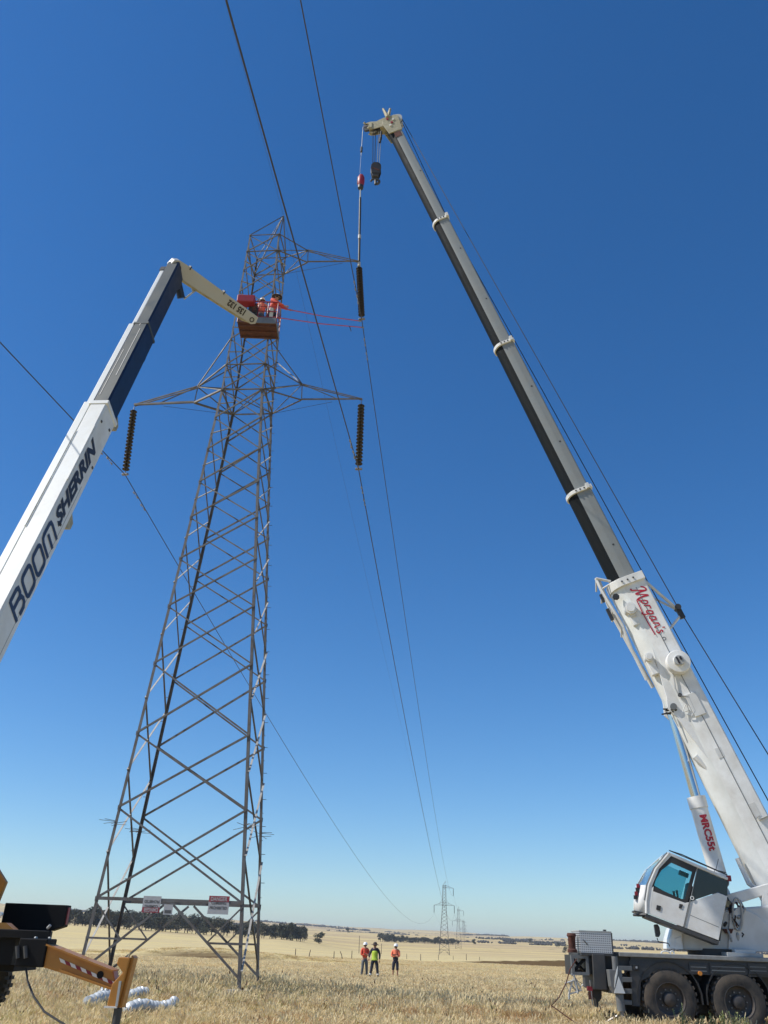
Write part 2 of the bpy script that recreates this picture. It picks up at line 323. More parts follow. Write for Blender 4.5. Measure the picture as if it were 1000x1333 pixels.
# ------------------------------------------------------------------ transmission towers
LZ = [0, 2.81, 6.19, 9.2, 12.26, 14.97, 17.35, 19.54, 21.52, 23.41, 25.32, 27.08, 28.74, 30.51, 32.21, 33.9, 35.56, 37.01, 38.32]
LW = [6.3, 5.86, 5.33, 4.9, 4.44, 4.03, 3.7, 3.32, 3.01, 2.73, 2.46, 2.25, 2.18, 2.11, 2.05, 1.98, 1.91, 1.86, 1.80]
LV = [3.02, 2.90, 2.83, 2.72, 2.62, 2.56, 2.50, 2.46, 2.42, 2.38, 2.34, 2.29, 2.23, 2.17, 2.1, 2.04, 1.97, 1.92, 1.86]
LZ, LW, LV = [np.array(a) * KSC for a in (LZ, LW, LV)]
def corner(z, su, sv): return A(su * np.interp(z, LZ, LW) / 2, sv * np.interp(z, LZ, LV) / 2, z)
def tower_members():
    """(kind, p, q, flange) in the tower's own axes: x along the cross arms, y along the line"""
    R = []; k = KSC
    def m(kind, p, q, w_): R.append((kind, A(*p), A(*q), w_))
    S = ((-1, -1), (-1, 1), (1, -1), (1, 1))
    for i in range(1, len(LZ) - 1):
        w_ = .085 if i < 4 else (.07 if i < 11 else .058)
        z0, z1 = LZ[i], LZ[i + 1]
        for sv in (-1, 1):
            e = .012 * sv
            m('brace', corner(z0, -1, sv) + A(0, e, 0), corner(z1, 1, sv) + A(0, e, 0), w_); m('brace', corner(z0, 1, sv) - A(0, e * 1.5, 0), corner(z1, -1, sv) - A(0, e * 1.5, 0), w_)
    mids = [.55 * k] + [(LZ[i] + LZ[i + 1]) / 2 for i in range(1, len(LZ) - 1)]
    for i in range(len(mids) - 1):
        w_ = .075 if i < 4 else .06
        for su in (-1, 1):
            e = .012 * su
            m('side_brace', corner(mids[i], su, -1) + A(e, 0, 0), corner(mids[i + 1], su, 1) + A(e, 0, 0), w_); m('side_brace', corner(mids[i], su, 1) - A(e * 1.5, 0, 0), corner(mids[i + 1], su, -1) - A(e * 1.5, 0, 0), w_)
    # belt and the knee bracing below it
    for sv in (-1, 1):
        b0, b1 = corner(LZ[1], -1, sv), corner(LZ[1], 1, sv); m('belt_beam', b0, b1, .13)
        mid = (b0 + b1) / 2
        for su, bb in ((-1, b0), (1, b1)):
            top = mid + A(su * .08, 0, -.05); ft = corner(.25 * k, su, sv); m('knee_brace', top, ft, .10)
            n = top + (ft - top) * .52; m('knee_brace', corner(LZ[1] - .06, su, sv), n, .065)
            lg = corner(n[2], su, sv); m('knee_brace', lg, n, .08)
    for z_, w_ in ((LZ[11], .10), (LZ[12], .09), (LZ[17], .09), (LZ[18], .07)):
        c = [corner(z_, *s) for s in S]
        for a, b in ((0, 2), (1, 3), (0, 1), (2, 3)): m('cross_beam', c[a], c[b], w_)
        if w_ == .10: m('cross_beam', c[0], c[3], .06); m('cross_beam', c[1], c[2], .06)
    # cross arms
    def arm(su, un, zl, zu, ut, zt, iL, iU):
        nl = A(su * un * k, 0, zl * k); nu = A(su * (un - .05) * k, 0, zu * k); tp = A(su * ut * k, 0, zt * k)
        for sv in (-1, 1):
            m('arm_chord', corner(LZ[iL], su, sv), nl, .10); m('arm_chord', corner(LZ[iU], su, sv), nu, .075)
            m('arm_strut', corner(LZ[iL], su, sv), nu, .05)
            m('arm_chord', nu + A(0, sv * .06, 0), tp + A(0, sv * .05, 0), .06)
        m('arm_chord', nl + A(0, -.05, 0), tp + A(0, -.05, 0), .11); m('arm_strut', nl, nu, .06)
        q = nl + (tp - nl) * .62; m('arm_strut', nu + A(su * .05, 0, 0), q, .05)
        if iU == 12: 
            for sv in (-1, 1): m('arm_chord', corner(LZ[13], su, sv), nu + A(0, sv * .03, .03), .06)
    arm(1, 2.93, 27.12, 28.12, 6.2, 27.05, 11, 12); arm(-1, 2.93, 27.12, 28.15, 6.25, 27.05, 11, 12)
    arm(1, 2.5, 36.92, 37.85, 5.56, 36.79, 17, 18)
    ap = A(.72 * k, 0, 40.79 * k)
    for s in ((-1, -1), (1, -1), (1, 1)): m('peak_strut', corner(LZ[18], *s), ap, .06)
    m('peak_strut', corner(LZ[17], -1, 1), ap, .075); m('peak_strut', corner(LZ[18], -1, 1), ap, .04)
    return R
MEM = tower_members()
PSI = math.radians(6.304); T1 = A(-7.533 * KSC, 36.844 * KSC, CAMH - CAMH * KSC)
TU = A(math.cos(PSI), -math.sin(PSI), 0); TVv = A(math.sin(PSI), math.cos(PSI), 0)
def loc2w(p, t=T1, u=TU, v=TVv): return t + u * p[0] + v * p[1] + A(0, 0, 1) * p[2]
def leg_pts(su, sv, z0=-.25): return [corner(0, su, sv) + A(0, 0, z0)] + [corner(LZ[i], su, sv) for i in (0, 1, 4, 8, 11)], [corner(LZ[i], su, sv) for i in (11, 15, 18)]
def add_leg(mb, su, sv, s=1.):
    lo, hi = leg_pts(su, sv)
    for P, wd in ((lo, .092 * s), (hi, .068 * s)):
        pr = [(0, 0), (wd, 0), (wd, .012), (.012, .012), (.012, wd), (0, wd)]
        V = [p + A(-su * x, -sv * y, 0) for p in P for x, y in pr]; n = 6
        mb.add(V, [(j * n + i, j * n + (i + 1) % n, (j + 1) * n + (i + 1) % n, (j + 1) * n + i) for j in range(len(P) - 1) for i in range(n)] + [tuple(range(n)), tuple(range((len(P) - 1) * n, len(P) * n))])
def main_tower():
    t = thing('transmission_tower', tuple(T1), 'tall weathered steel lattice tower with three cross arms standing in the near paddock', 'transmission tower', 'steel lattice transmission towers', -PSI)
    bpy.context.view_layer.update()
    def part(mb, name, mt, **kw):
        o = mb.build(name, mt); o.parent = t; return o
    for su in (-1, 1):
        for sv in (-1, 1):
            mb = MB(); add_leg(mb, su, sv); part(mb, 'leg', 'galv')
            mb = MB(); c = corner(0, su, sv); mb.box(c[0] - .3, c[0] + .3, c[1] - .3, c[1] + .3, -.45, -.02); part(mb, 'footing', 'concrete')
            mb = MB(); z = 5.6 * KSC; c = corner(z, su, sv)
            for q in range(7):
                a = q * .9 + su; L_ = .32 + .08 * (q % 3); d = A(math.cos(a) * .9 + su * .4, math.sin(a) * .6, .12 * math.sin(a * 2))
                mb.tube([c + A(0, 0, (q - 3) * .02), c + unit(d) * L_ + A(0, 0, (q - 3) * .02)], .008, 5)
            if (su, sv) == (-1, 1): mb.box(c[0] - .30, c[0] + .10, c[1] - .03, c[1] - .018, z - .02, z + .015)
            part(mb, 'anti_climb_spikes', 'galv')
    for kind, p, q, wd in MEM:
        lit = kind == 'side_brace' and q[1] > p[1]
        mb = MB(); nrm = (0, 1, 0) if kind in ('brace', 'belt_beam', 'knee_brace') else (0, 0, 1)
        mb.angle(p, q, wd * (.68 if kind != 'side_brace' else (.8 if lit else .62)), n1=nrm, flip=-1 if lit else 1); part(mb, kind, 'galv_sunlit' if lit else 'galv')
    mb = MB()                                  # climbing pegs up one leg
    for i in range(52):
        z = 2.4 + i * .42; c = corner(z, -1, 1); mb.tube([c, c + A(-.13 if i % 2 else .02, .14 if i % 2 == 0 else 0, 0)], .009, 5)
        c = corner(z, 1, 1); mb.tube([c, c + A(.12 if i % 2 else 0, 0.12 if i % 2 == 0 else 0, 0)], .009, 5)
    o = part(mb, 'step_bolts', 'galv'); o['kind'] = 'stuff'
    mb = MB()                                  # gusset plates
    for i in range(1, len(LZ)):
        for su in (-1, 1):
            for sv in (-1, 1):
                c = corner(LZ[i], su, sv); g = .085 if i < 11 else .06
                mb.box(c[0] - g * (.2 if su < 0 else 1), c[0] + g * (1 if su < 0 else .2), c[1] + sv * .012 - .004, c[1] + sv * .012 + .004, c[2] - g * .8, c[2] + g * .8)
    o = part(mb, 'gusset_plates', 'galv'); o['kind'] = 'stuff'
    for p in ((.95, .02, .0), (-.95, .02, 0)):    # thin stay lines under the cross arms
        su = 1 if p[0] > 0 else -1
        mb = MB(); mb.tube([corner(LZ[11], su, 1), (A(su * 4.6 * KSC, 0, 26.95 * KSC))], .008, 5); part(mb, 'stay_line', 'rope')
    mb = MB(); mb.tube([corner(LZ[17], 1, 1), A(4.6 * KSC, 0, 36.75 * KSC)], .008, 5); part(mb, 'stay_line', 'rope')
    # signs bolted on the belt
    yb = -np.interp(LZ[1], LZ, LV) / 2 - .03
    def sign(px0, py0, px1, py1, up, small=False):
        P = onP((px0 + px1) / 2, (py0 + py1) / 2, T1 + TVv * yb, TVv); wd = (px1 - px0) / (FPX / np.dot(P - O, Fv)) ; hh = (py1 - py0) / (FPX / np.dot(P - O, Fv))
        u0 = np.dot(P - T1, TU); z0 = P[2] - T1[2]
        c = A(u0, yb, z0)
        mb = MB().box(u0 - wd / 2, u0 + wd / 2, yb - .008, yb, z0 - hh / 2, z0 + hh / 2); s = part(mb, 'number_plate' if small else 'warning_sign', 'sign_white')
        if small:
            mb = MB().box(u0 - wd * .36, u0 + wd * .36, yb - .012, yb - .0085, z0 - hh * .36, z0 - hh * .05); b = mb.build('label_panel', 'grey_text'); b.parent = s
            return
        f = 1 if up else -1
        hb = hh * .33; zc = z0 + f * (hh / 2 - hb / 2)
        b = MB().box(u0 - wd / 2 + .006, u0 + wd / 2 - .006, yb - .012, yb - .0085, zc - hb / 2, zc + hb / 2).build('red_panel', 'sign_red'); b.parent = s
        xd = A(f, 0, 0); yd = A(0, 0, f)
        for tx, sz, yy, mt, wr in (('DANGER', .10, hh / 2 - hb / 2 - .05, 'sign_white', .8), ('CLIMBING', .075, .02, 'grey_text', .72), ('PROHIBITED', .075, -.11, 'grey_text', .84)):
            cu = bpy.data.curves.new('t', 'FONT'); cu.body = tx; cu.size = sz / .7; cu.offset = .003; to = bpy.data.objects.new('t', cu); COL.objects.link(to); bpy.context.view_layer.update()
            me = bpy.data.meshes.new_from_object(to, depsgraph=bpy.context.evaluated_depsgraph_get()); bpy.data.objects.remove(to)
            xs = [v.co.x for v in me.vertices]; W_ = max(xs) - min(xs); sc = wd * wr / W_
            for v in me.vertices: v.co = Vector(A(u0, yb - (.016 if tx == 'DANGER' else .0125), z0) + xd * ((v.co.x - min(xs)) * sc - wd * wr / 2) + yd * (v.co.y + yy))
            me.materials.clear(); me.materials.append(MATS[mt]); ob = bpy.data.objects.new('lettering', me); COL.objects.link(ob); ob.parent = s
    sign(185.5, 1167.5, 209.5, 1187, False); sign(271, 1167.5, 298.5, 1189, True); sign(213, 1178, 225, 1190, True, True)
    return t
main_tower()
TD = unit(A(46.5 + 7.533, 565 - 36.844, 0)); TN = A(TD[1], -TD[0], 0)
T2 = A(46.5, 565, 0) * KSC; T2[2] = CAMH + (-3.3 - CAMH) * KSC
T3 = A(.0975 * 735, 735, 0); T3[2] = -1.1; T4 = A(.1025 * 1090, 1090, 0); T4[2] = -.9; T5 = A(.1045 * 1500, 1500, 3.)
DISC = None
def insulator(top, bot, label, group, n=18, simple=False, r=.142):
    global DISC
    top = A(*top); bot = A(*bot); L_ = np.linalg.norm(bot - top); ax = unit(bot - top)
    if simple:
        mb = MB().tube([top, bot], r * .8, 6); o = mb.build('insulator_string', 'insul'); return tag(o, label, 'insulator', group)
    t = thing('insulator_string', tuple(top), label, 'insulator', group)
    bpy.context.view_layer.update()
    q = Vector(-ax).to_track_quat('Z', 'Y')
    t.rotation_mode = 'QUATERNION'; t.rotation_quaternion = q
    MB().tube([(0, 0, 0), (0, 0, -.16)], .018, 8).tube([(0, 0, -L_ + .14), (0, 0, -L_)], .02, 8).build('link_fitting', 'steel').parent = t
    MB().box(-.05, .05, -.13, .13, -L_ - .05, -L_ + .02).build('suspension_clamp', 'steel', bevel=.01).parent = t
    if DISC is None:
        p = [(.001, .0), (.040, -.004), (.042, -.045), (.06, -.055), (r, -.080), (r, -.092), (r * .7, -.084), (r * .4, -.088), (.022, -.09), (.018, -.15), (.001, -.15)]
        d = MB().lathe(p, (0, 0, 0), (0, 0, 1), 18); ob = d.build('insulator_disc', 'insul', smooth=True); DISC = ob.data; bpy.data.objects.remove(ob)
    sp = (L_ - .30) / n
    for i in range(n):
        o = bpy.data.objects.new('insulator_disc', DISC); COL.objects.link(o); o.parent = t; o.location = (0, 0, -.15 - i * sp); o.rotation_euler = (0, 0, i * .7)
        o.scale = (1, 1, sp / .15)
    return t
G_INS = 'insulator strings hanging from the near tower'
tip_l = loc2w(A(-6.24, 0, 26.95) * KSC); tip_r = loc2w(A(6.15, 0, 26.95) * KSC); tip_u = loc2w(A(5.56, 0, 36.55) * KSC)
bot_l = loc2w(A(-5.97, 0, 22.75) * KSC); bot_r = loc2w(A(6.21, 0, 22.83) * KSC); bot_u = loc2w(A(5.91, 0, 32.53) * KSC)
insulator(tip_l, bot_l, 'dark insulator string hanging askew under the left cross arm beside the white boom', G_INS)
insulator(tip_r, bot_r, 'dark insulator string hanging straight under the right end of the lower cross arm', G_INS)
insulator(tip_u, bot_u, 'dark insulator string slung below the crane line at the upper cross arm', G_INS)
# far towers, each one piece of lattice
FARME = None
def far_tower(t, label, lab_i, scale=1.):
    global FARME
    if FARME is None:
        mb = MB()
        for su in (-1, 1):
            for sv in (-1, 1):
                lo, hi = leg_pts(su, sv, -1.); P = lo + hi[1:]; mb.tube(P, .10, 4)
        for kind, p, q, wd in MEM: mb.tube([p, q], wd * .62, 3, cap=False)
        o = mb.build('transmission_tower', 'galv'); FARME = o.data
    else:
        o = bpy.data.objects.new('transmission_tower', FARME); COL.objects.link(o)
    o.location = tuple(t); o.rotation_euler = (0, 0, -math.atan2(TD[0], TD[1])); tag(o, label, 'transmission tower', 'steel lattice transmission towers')
    if lab_i:
        for uu, z0, z1, nm in ((-6.24, 27, 22.8, 'left arm'), (6.15, 27, 22.8, 'lower right arm'), (5.56, 36.7, 32.5, 'upper right arm')):
            insulator(loc2w(A(uu, 0, z0) * KSC, t, TN, TD), loc2w(A(uu, 0, z1) * KSC, t, TN, TD), 'thin insulator string under the %s of the %s' % (nm, lab_i), 'insulator strings of the far towers', simple=True, r=.17)
far_tower(T2, 'small far lattice tower standing beyond the three standing workers', 'nearest far tower')
far_tower(T3, 'second faint lattice tower just right of the nearest far one', 'second far tower')
far_tower(T4, 'tiny third lattice tower behind the second far one', None)
far_tower(T5, 'faintest and most distant lattice tower of the line, at the foot of the hills', None)
# conductors: one object from behind the camera to the next tower
def conductor(name, u0, z0, sag, slope, rad, label, group='conductors of the power line', dampers=True, ends=(T2, T3, T4), clamp=None):
    P0 = T1 + TU * u0 * KSC + A(0, 0, z0 * KSC) if clamp is None else clamp
    pts = []
    nb = 46
    Lb = 400.
    for i in range(nb, 0, -1):
        s = (i / nb) ** 1.6 * 200; z = -slope * s * (1 - s / Lb); pts.append(P0 - TD * s + A(0, 0, z))
    cur = P0
    for j, e in enumerate(ends):
        E_ = e + TN * u0 * KSC + A(0, 0, z0 * KSC); Ls = np.linalg.norm((E_ - cur)[:2])
        for i in range(0, 70):
            s = (i / 70) ** (1.7 if j == 0 else 1.); sg = 4 * sag * (Ls / 403) ** 2 * s * (1 - s); pts.append(cur + (E_ - cur) * s - A(0, 0, sg))
        cur = E_
    pts.append(cur)
    t = thing(name, tuple(P0), label, 'power line', group); bpy.context.view_layer.update()
    MB().tube(pts, rad, 6).build('wire', 'wire', t)
    if dampers:
        q = A(*pts[nb - 1]) if False else None
        for s in (-2.4, -1.5, 1.3, 2.2):
            if s < 0: c = P0 + TD * s + A(0, 0, slope * s)
            else: c = P0 + TD * s - A(0, 0, 4 * sag / 403 * s)
            mb = MB(); mb.tube([c - A(0, 0, .0), c - A(0, 0, .09)], .014, 6); mb.tube([c - A(0, 0, .09) - TD * .22, c - A(0, 0, .09) + TD * .22], .008, 6)
            for e in (-.2, .2): mb.tube([c - A(0, 0, .09) + TD * (e - .06), c - A(0, 0, .09) + TD * (e + .06)], .03, 8)
            mb.build('vibration_damper', 'steel', t)
    return t
conductor('conductor_wire', -5.97, 22.70, 12.2 * KSC, .118, .0175, 'overhead conductor on the far left passing behind the white boom', clamp=bot_l + A(0, 0, -.03))
conductor('conductor_wire', 6.21, 22.78, 10.6 * KSC, .116, .019, 'overhead conductor crossing in front of the tower peak and held by the lower right string', clamp=bot_r + A(0, 0, -.03))
conductor('conductor_wire', 5.91, 32.48, 8.6 * KSC, .107, .018, 'overhead conductor held by the upper string beside the crane line', clamp=bot_u + A(0, 0, -.03))
conductor('earth_wire', .72, 40.79, 6.5 * KSC, .07, .005, 'thin earth wire running from the peak of the tower', dampers=False, clamp=loc2w(A(.72, 0, 40.79) * KSC))

# ------------------------------------------------------------------ mobile crane
YC = 25.0; YN = 23.75
def rect(px0, py0, px1, py1, y=YN):
    mx, my = (px0 + px1) / 2, (py0 + py1) / 2
    return onY(px0, my, y)[0], onY(px1, my, y)[0], onY(mx, py1, y)[2], onY(mx, py0, y)[2]
def wheel(parent, cx, cy, cz, r, w_, near=-1, tyre='rubber'):
    e = MB(); n = 40; ax = A(0, 1, 0)
    prof = [(r * .56, -w_ * .5), (r * .62, -w_ * .53), (r * .80, -w_ * .55), (r * .93, -w_ * .49), (r * .985, -w_ * .36), (r * .985, w_ * .36), (r * .93, w_ * .49), (r * .8, w_ * .55), (r * .62, w_ * .53), (r * .56, w_ * .5), (r * .56, -w_ * .5)]
    e.lathe(prof, (cx, cy, cz), ax, n)
    for k in range(30):
        for s in (-1, 1):
            a = 2 * math.pi * (k + (.5 if s > 0 else 0)) / 30; rd = A(math.cos(a), 0, math.sin(a)); tg = A(-math.sin(a), 0, math.cos(a))
            e.box(-r * .052, r * .052, 0, w_ * .47, -.012, .03, fr=(A(cx, cy, cz) + rd * r * .975, tg, A(0, s, 0), rd))
    t = e.build('tyre', tyre, parent, smooth=True)
    rm = MB(); f = near * w_ * .5
    rm.lathe([(r * .565, f * .98), (r * .545, f * 1.04), (r * .52, f * .98), (r * .49, f * .45), (r * .40, f * .30), (r * .24, f * .32), (r * .22, f * .80), (r * .17, f * .92), (.001, f * .95)], (cx, cy, cz), ax, 32)
    rm.lathe([(r * .565, -f * .98), (r * .5, -f * .9), (r * .4, -f * .3), (.001, -f * .3)], (cx, cy, cz), ax, 32)
    rr = rm.build('rim', 'rim', parent, smooth=True)
    nb = MB()
    for k in range(10):
        a = 2 * math.pi * k / 10; c = A(cx + math.cos(a) * r * .32, cy + f * .32, cz + math.sin(a) * r * .32); nb.tube([c, c + A(0, near * .045, 0)], .017, 6)
    o = nb.build('wheel_nuts', 'steel', parent); o['kind'] = 'stuff'
def crane():
    HEAD = onY(509, 163, YC * 1 + 2.2); PIV = onY(1033, 1196, YC)
    t = thing('mobile_crane', (13.5, YC, 0), 'white telescopic mobile crane with grey carrier parked at the right, boom raised', 'mobile crane'); bpy.context.view_layer.update()
    D = HEAD - PIV; Lb = np.linalg.norm(D); D = D / Lb; hz = unit(A(D[0], D[1], 0)); SD = A(hz[1], -hz[0], 0)
    if SD[1] > 0: SD = -SD                       # towards the camera
    BL = unit(hz - D * np.dot(hz, D))            # belly side
    def BP(a, s=0, n=0): return PIV + D * a + SD * s - BL * n   # n>0: top side
    def atpx(py):                                # distance along the boom seen at a picture height
        lo, hi = 0., Lb
        for _ in range(40):
            m_ = (lo + hi) / 2; P = BP(m_) - O; fw = P @ Fv; a = FPX * (P @ Rv) / fw; b = -FPX * (P @ Uv) / fw
            if 666.5 + a * sR + b * cR > py: lo = m_
            else: hi = m_
        return lo
    def section(name, a0, a1, wd, hg, mats, drop=0.):
        # flat top and upper sides, round belly
        pr = []; nb = 10
        pr += [(-wd / 2 + .04, hg * .5), (wd / 2 - .04, hg * .5), (wd / 2, hg * .5 - .04), (wd / 2, hg * .17)]
        for i in range(1, nb):
            th = math.pi * i / nb; pr.append((math.cos(th) * wd / 2 * .985, hg * .13 - math.sin(th) ** .72 * hg * .63))
        pr += [(-wd / 2, hg * .17), (-wd / 2, hg * .5 - .04)]
        n = len(pr); mb = MB()
        V = [BP(a, x, y) for a in (a0, a1) for x, y in pr]
        F = [(i, (i + 1) % n, (i + 1) % n + n, i + n) for i in range(n)]
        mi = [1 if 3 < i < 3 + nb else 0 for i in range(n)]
        for f, q in zip(F, mi): mb.add([V[j] for j in f], [(0, 1, 2, 3)], q)
        mb.add(V[:n], [tuple(range(n))[::-1]]); mb.add(V[n:], [tuple(range(n))])
        import bmesh
        o = mb.build(name, mats, t); bm = bmesh.new(); bm.from_mesh(o.data); bmesh.ops.remove_doubles(bm, verts=bm.verts, dist=1e-4); bm.to_mesh(o.data); bm.free()
        for p in o.data.polygons: p.use_smooth = True
        e = o.modifiers.new('edges', 'EDGE_SPLIT'); e.split_angle = math.radians(28)
        return o
    def collar(a0, a1, wd, hg, name='collar', m_='white_base'):
        nb = 14; pr = [(-wd / 2, hg / 2), (wd / 2, hg / 2), (wd / 2, 0)] + [(math.cos(math.pi * i / nb) * wd / 2, -.02 * hg - math.sin(math.pi * i / nb) ** .8 * hg * .48) for i in range(1, nb)] + [(-wd / 2, 0)]
        return MB().prism(pr, (PIV, SD, -BL, D), a0, a1).build(name, m_, t, bevel=.012)
    a1, a2, a3, a4 = atpx(764), atpx(647), atpx(455), atpx(293)
    section('base_boom', -.6, a1, .98, 1.16, ['white_base', 'white'])
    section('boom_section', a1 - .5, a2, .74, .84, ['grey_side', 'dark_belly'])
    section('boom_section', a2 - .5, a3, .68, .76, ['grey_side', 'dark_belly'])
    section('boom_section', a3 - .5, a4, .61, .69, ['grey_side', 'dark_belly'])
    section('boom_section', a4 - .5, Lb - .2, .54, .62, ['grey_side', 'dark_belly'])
    collar(a1 - .12, a1 + .16, 1.12, 1.2); collar(a2 - .0, a2 + .14, .87, .94); collar(a3 - .0, a3 + .13, .79, .86); collar(a4 - .0, a4 + .12, .72, .78)
    for a_, wd in ((a2, .74), (a3, .68), (a4, .61)):      # wear pad lugs on the collars
        MB().box(-.07, .07, -.06, .06, 0, .2, fr=(BP(a_, wd / 2 + .06, .32), SD, BL, D)).build('collar_lug', 'white_old', t, bevel=.01)
    for a_, off in ((a1 + 1.4, .0), (a2 + 2.2, 0), (a2 + 4.9, 0), (a3 + 2.5, 0), (a3 + 5.6, 0), (a4 + 3.4, 0)):
        wd = .74 if a_ < a2 else (.68 if a_ < a3 else (.61 if a_ < a4 else .54))
        MB().box(-.004, .008, -.03, .03, 0, .05, fr=(BP(a_, wd / 2, .2), SD, BL, D)).build('grease_port', 'black_paint', t)
    for a_, wd_, hg_ in ((a1 + .02, .56, .6), (a2 + .07, .435, .47), (a3 + .065, .395, .43), (a4 + .06, .36, .39)):
        for q in (-.2, .05, .3): MB().lathe([(.001, .03), (.028, .03), (.028, 0)], BP(a_, wd_, hg_ * q * 1.3), SD, 8).build('collar_bolt', 'dark_grey', t)
    for a_, n_, l_ in ((a1 - 1.2, -.30, .5), (2.6, .30, .4), (4.4, .15, .3)): MB().box(0, .012, -.09, .09, 0, l_, fr=(BP(a_, .485, n_), SD, BL, D)).build('access_plate', 'white_old', t, bevel=.004)
    # seam plate along the base boom
    for n_, aa, bb in ((-.03, .2, a1 - .3),):
        MB().box(-.01, .012, -.008, .008, aa, bb, fr=(BP(0, .49, .19), SD, BL, D)).build('side_seam', 'mid_grey', t)
    # boom foot reinforcement: round gusset where the luffing ram joins
    RAMT = onP(874, 925, PIV, SD); RAMB = onP(938, 1150, PIV, SD)
    ar = np.dot(RAMT - PIV, D); nr = -np.dot(RAMT - PIV, BL)
    for sgn in (-1, 1):
        MB().prism([(ar - 1.9, -.2), (ar + 2.1, -.2), (ar + .35, nr - .05), (ar + .0, nr - .18), (ar - .3, nr - .05)], (PIV + SD * sgn * .40, D, -BL, SD), -.04, .04).build('ram_bracket', 'white_base', t, bevel=.01)
    MB().tube([RAMT - SD * .52, RAMT + SD * .52], .10, 16).build('ram_pin', 'mid_grey', t, smooth=True)
    rd = unit(RAMT - RAMB); Lr = np.linalg.norm(RAMT - RAMB); jp = onP(903, 1038, PIV, SD); lj = np.dot(jp - RAMB, rd)
    MB().tube([RAMB + rd * lj, RAMT - rd * .12], .145, 24).build('ram_rod', 'chrome', t, smooth=True)
    MB().lathe([(.001, 0), (.24, 0), (.24, lj - .32), (.265, lj - .32), (.265, lj), (.15, lj), (.001, lj)], RAMB, rd, 28).build('ram_barrel', 'white_base', t, smooth=True)
    mb = MB()                                  # black hose fittings at the top of the ram
    for q in range(9):
        c = RAMT - rd * .1 + A(random.uniform(-.14, .14), random.uniform(-.2, .1), random.uniform(-.18, .1)) - hz * 0
        mb.tube([c + SD * .2, c + SD * .3 + hz * random.uniform(.05, .35) + A(0, 0, random.uniform(-.1, .1))], .025, 6)
    mb.build('hose_fittings', 'hose', t)
    # lettering on the ram barrel, wrapped round it
    rn = unit(SD - rd * np.dot(SD, rd)); yl = np.cross(rn, rd)
    if np.dot(np.cross(-rd, yl), rn) < 0: yl = -yl
    zaw = np.cross(-rd, yl); 
    def wrapf(q, x, y, R_=.253):
        th = (y - .09) / R_ ; s0 = RAMB + rd * (lj - .52)
        return s0 - rd * x + rn * math.cos(th) * R_ + yl * math.sin(th) * R_
    text_part('MRC55t', .195, (0, 0, 0), (1, 0, 0), (0, 1, 0), 'red_text', t, bold=.012, wrap=wrapf, sx=1.02)
    # signwriting on the base boom: script name with an underline
    xd = -D; yd = -BL
    if np.dot(np.cross(xd, yd), SD) < 0: yd = -yd
    S = []
    # capital M with wide swash, then o r g a n ' s, all hand drawn; unit = x height
    S.append((.17, [(0, -.55), (.10, -.72), (.28, -.62), (.62, .35), (.95, 1.25), (1.02, 1.55)]))
    S.append((.23, [(1.02, 1.55), (.98, .7), (1.02, -.1), (1.1, -.35)])); S.append((.14, [(1.1, -.35), (1.5, .7), (1.78, 1.3), (1.92, 1.48)])); S.append((.23, [(1.92, 1.48), (1.85, .6), (1.9, -.1), (2.02, -.4), (2.3, -.25)]))
    S.append((.17, [(.15, .95), (.4, 1.35), (.75, 1.6), (1.02, 1.55)]))
    def oo(x): return (.16, [(x + .62, .78), (x + .3, .85), (x + .02, .45), (x - .05, .05), (x + .16, -.1), (x + .46, .1), (x + .66, .5), (x + .62, .78)])
    S.append(oo(2.45)); S.append((.13, [(2.3, -.2), (2.45, 0)]))
    S.append((.16, [(3.3, 0), (3.45, .5), (3.6, .95)])); S.append((.13, [(3.5, .6), (3.75, .88), (3.98, .85), (4.02, .66)]))
    S.append(oo(4.3)); S.append((.16, [(4.98, .85), (4.86, .2), (4.7, -.5), (4.45, -.85), (4.2, -.7)]))
    S.append(oo(5.35)); S.append((.16, [(6.05, .85), (5.92, .2), (6.0, 0), (6.2, .12)]))
    S.append((.16, [(6.45, 0), (6.58, .5), (6.7, .9)])); S.append((.14, [(6.6, .55), (6.85, .85), (7.08, .85), (7.12, .6), (7.05, .15), (7.15, -.02), (7.35, .1)]))
    S.append((.14, [(7.55, 1.05), (7.68, 1.45)]))
    S.append((.15, [(8.3, .72), (8.08, .86), (7.92, .7), (8.0, .5), (8.2, .35), (8.18, .08), (7.95, -.06), (7.72, .08)]))
    S.append((.13, [(2.05, -.62), (4.0, -.70), (6.0, -.66), (8.3, -.52)]))
    u_ = .200; ax0 = a1 - .30
    S2 = [(w_ * u_ * 1.3, [(x * u_ * 1.02, y * u_) for x, y in ln]) for w_, ln in S]
    strokes(S2, .04, BP(ax0, .49, .14), xd, yd, 'red_text', t)
    strokes([(.02, [(math.cos(q) * .05, math.sin(q) * .05) for q in np.linspace(0, 6.3, 13)])], .02, BP(ax0 - 1.9, .49, .24), xd, yd, 'grey_text', t, name='trade_mark')
    # side drum with cap
    DR = onP(882, 864, BP(0, .49, 0), SD); 
    MB().lathe([(.001, .34), (.16, .34), (.17, .30), (.34, .28), (.36, .24), (.37, .04), (.30, .0), (.001, 0)], DR, SD, 30).build('cable_reel', 'white_base', t, smooth=True)
    MB().lathe([(.001, .40), (.15, .40), (.16, .33)], DR, SD, 20).build('reel_cap', 'light_grey', t, smooth=True)
    MB().box(-.11, .11, .02, .07, .41, .42, fr=(DR, D, BL, SD)).box(-.02, .09, -.09, -.03, .41, .42, fr=(DR, D, BL, SD)).build('reel_label', 'black_text', t)
    P = lambda x, y, s=.52: onP(x, y, BP(0, s, 0), SD)
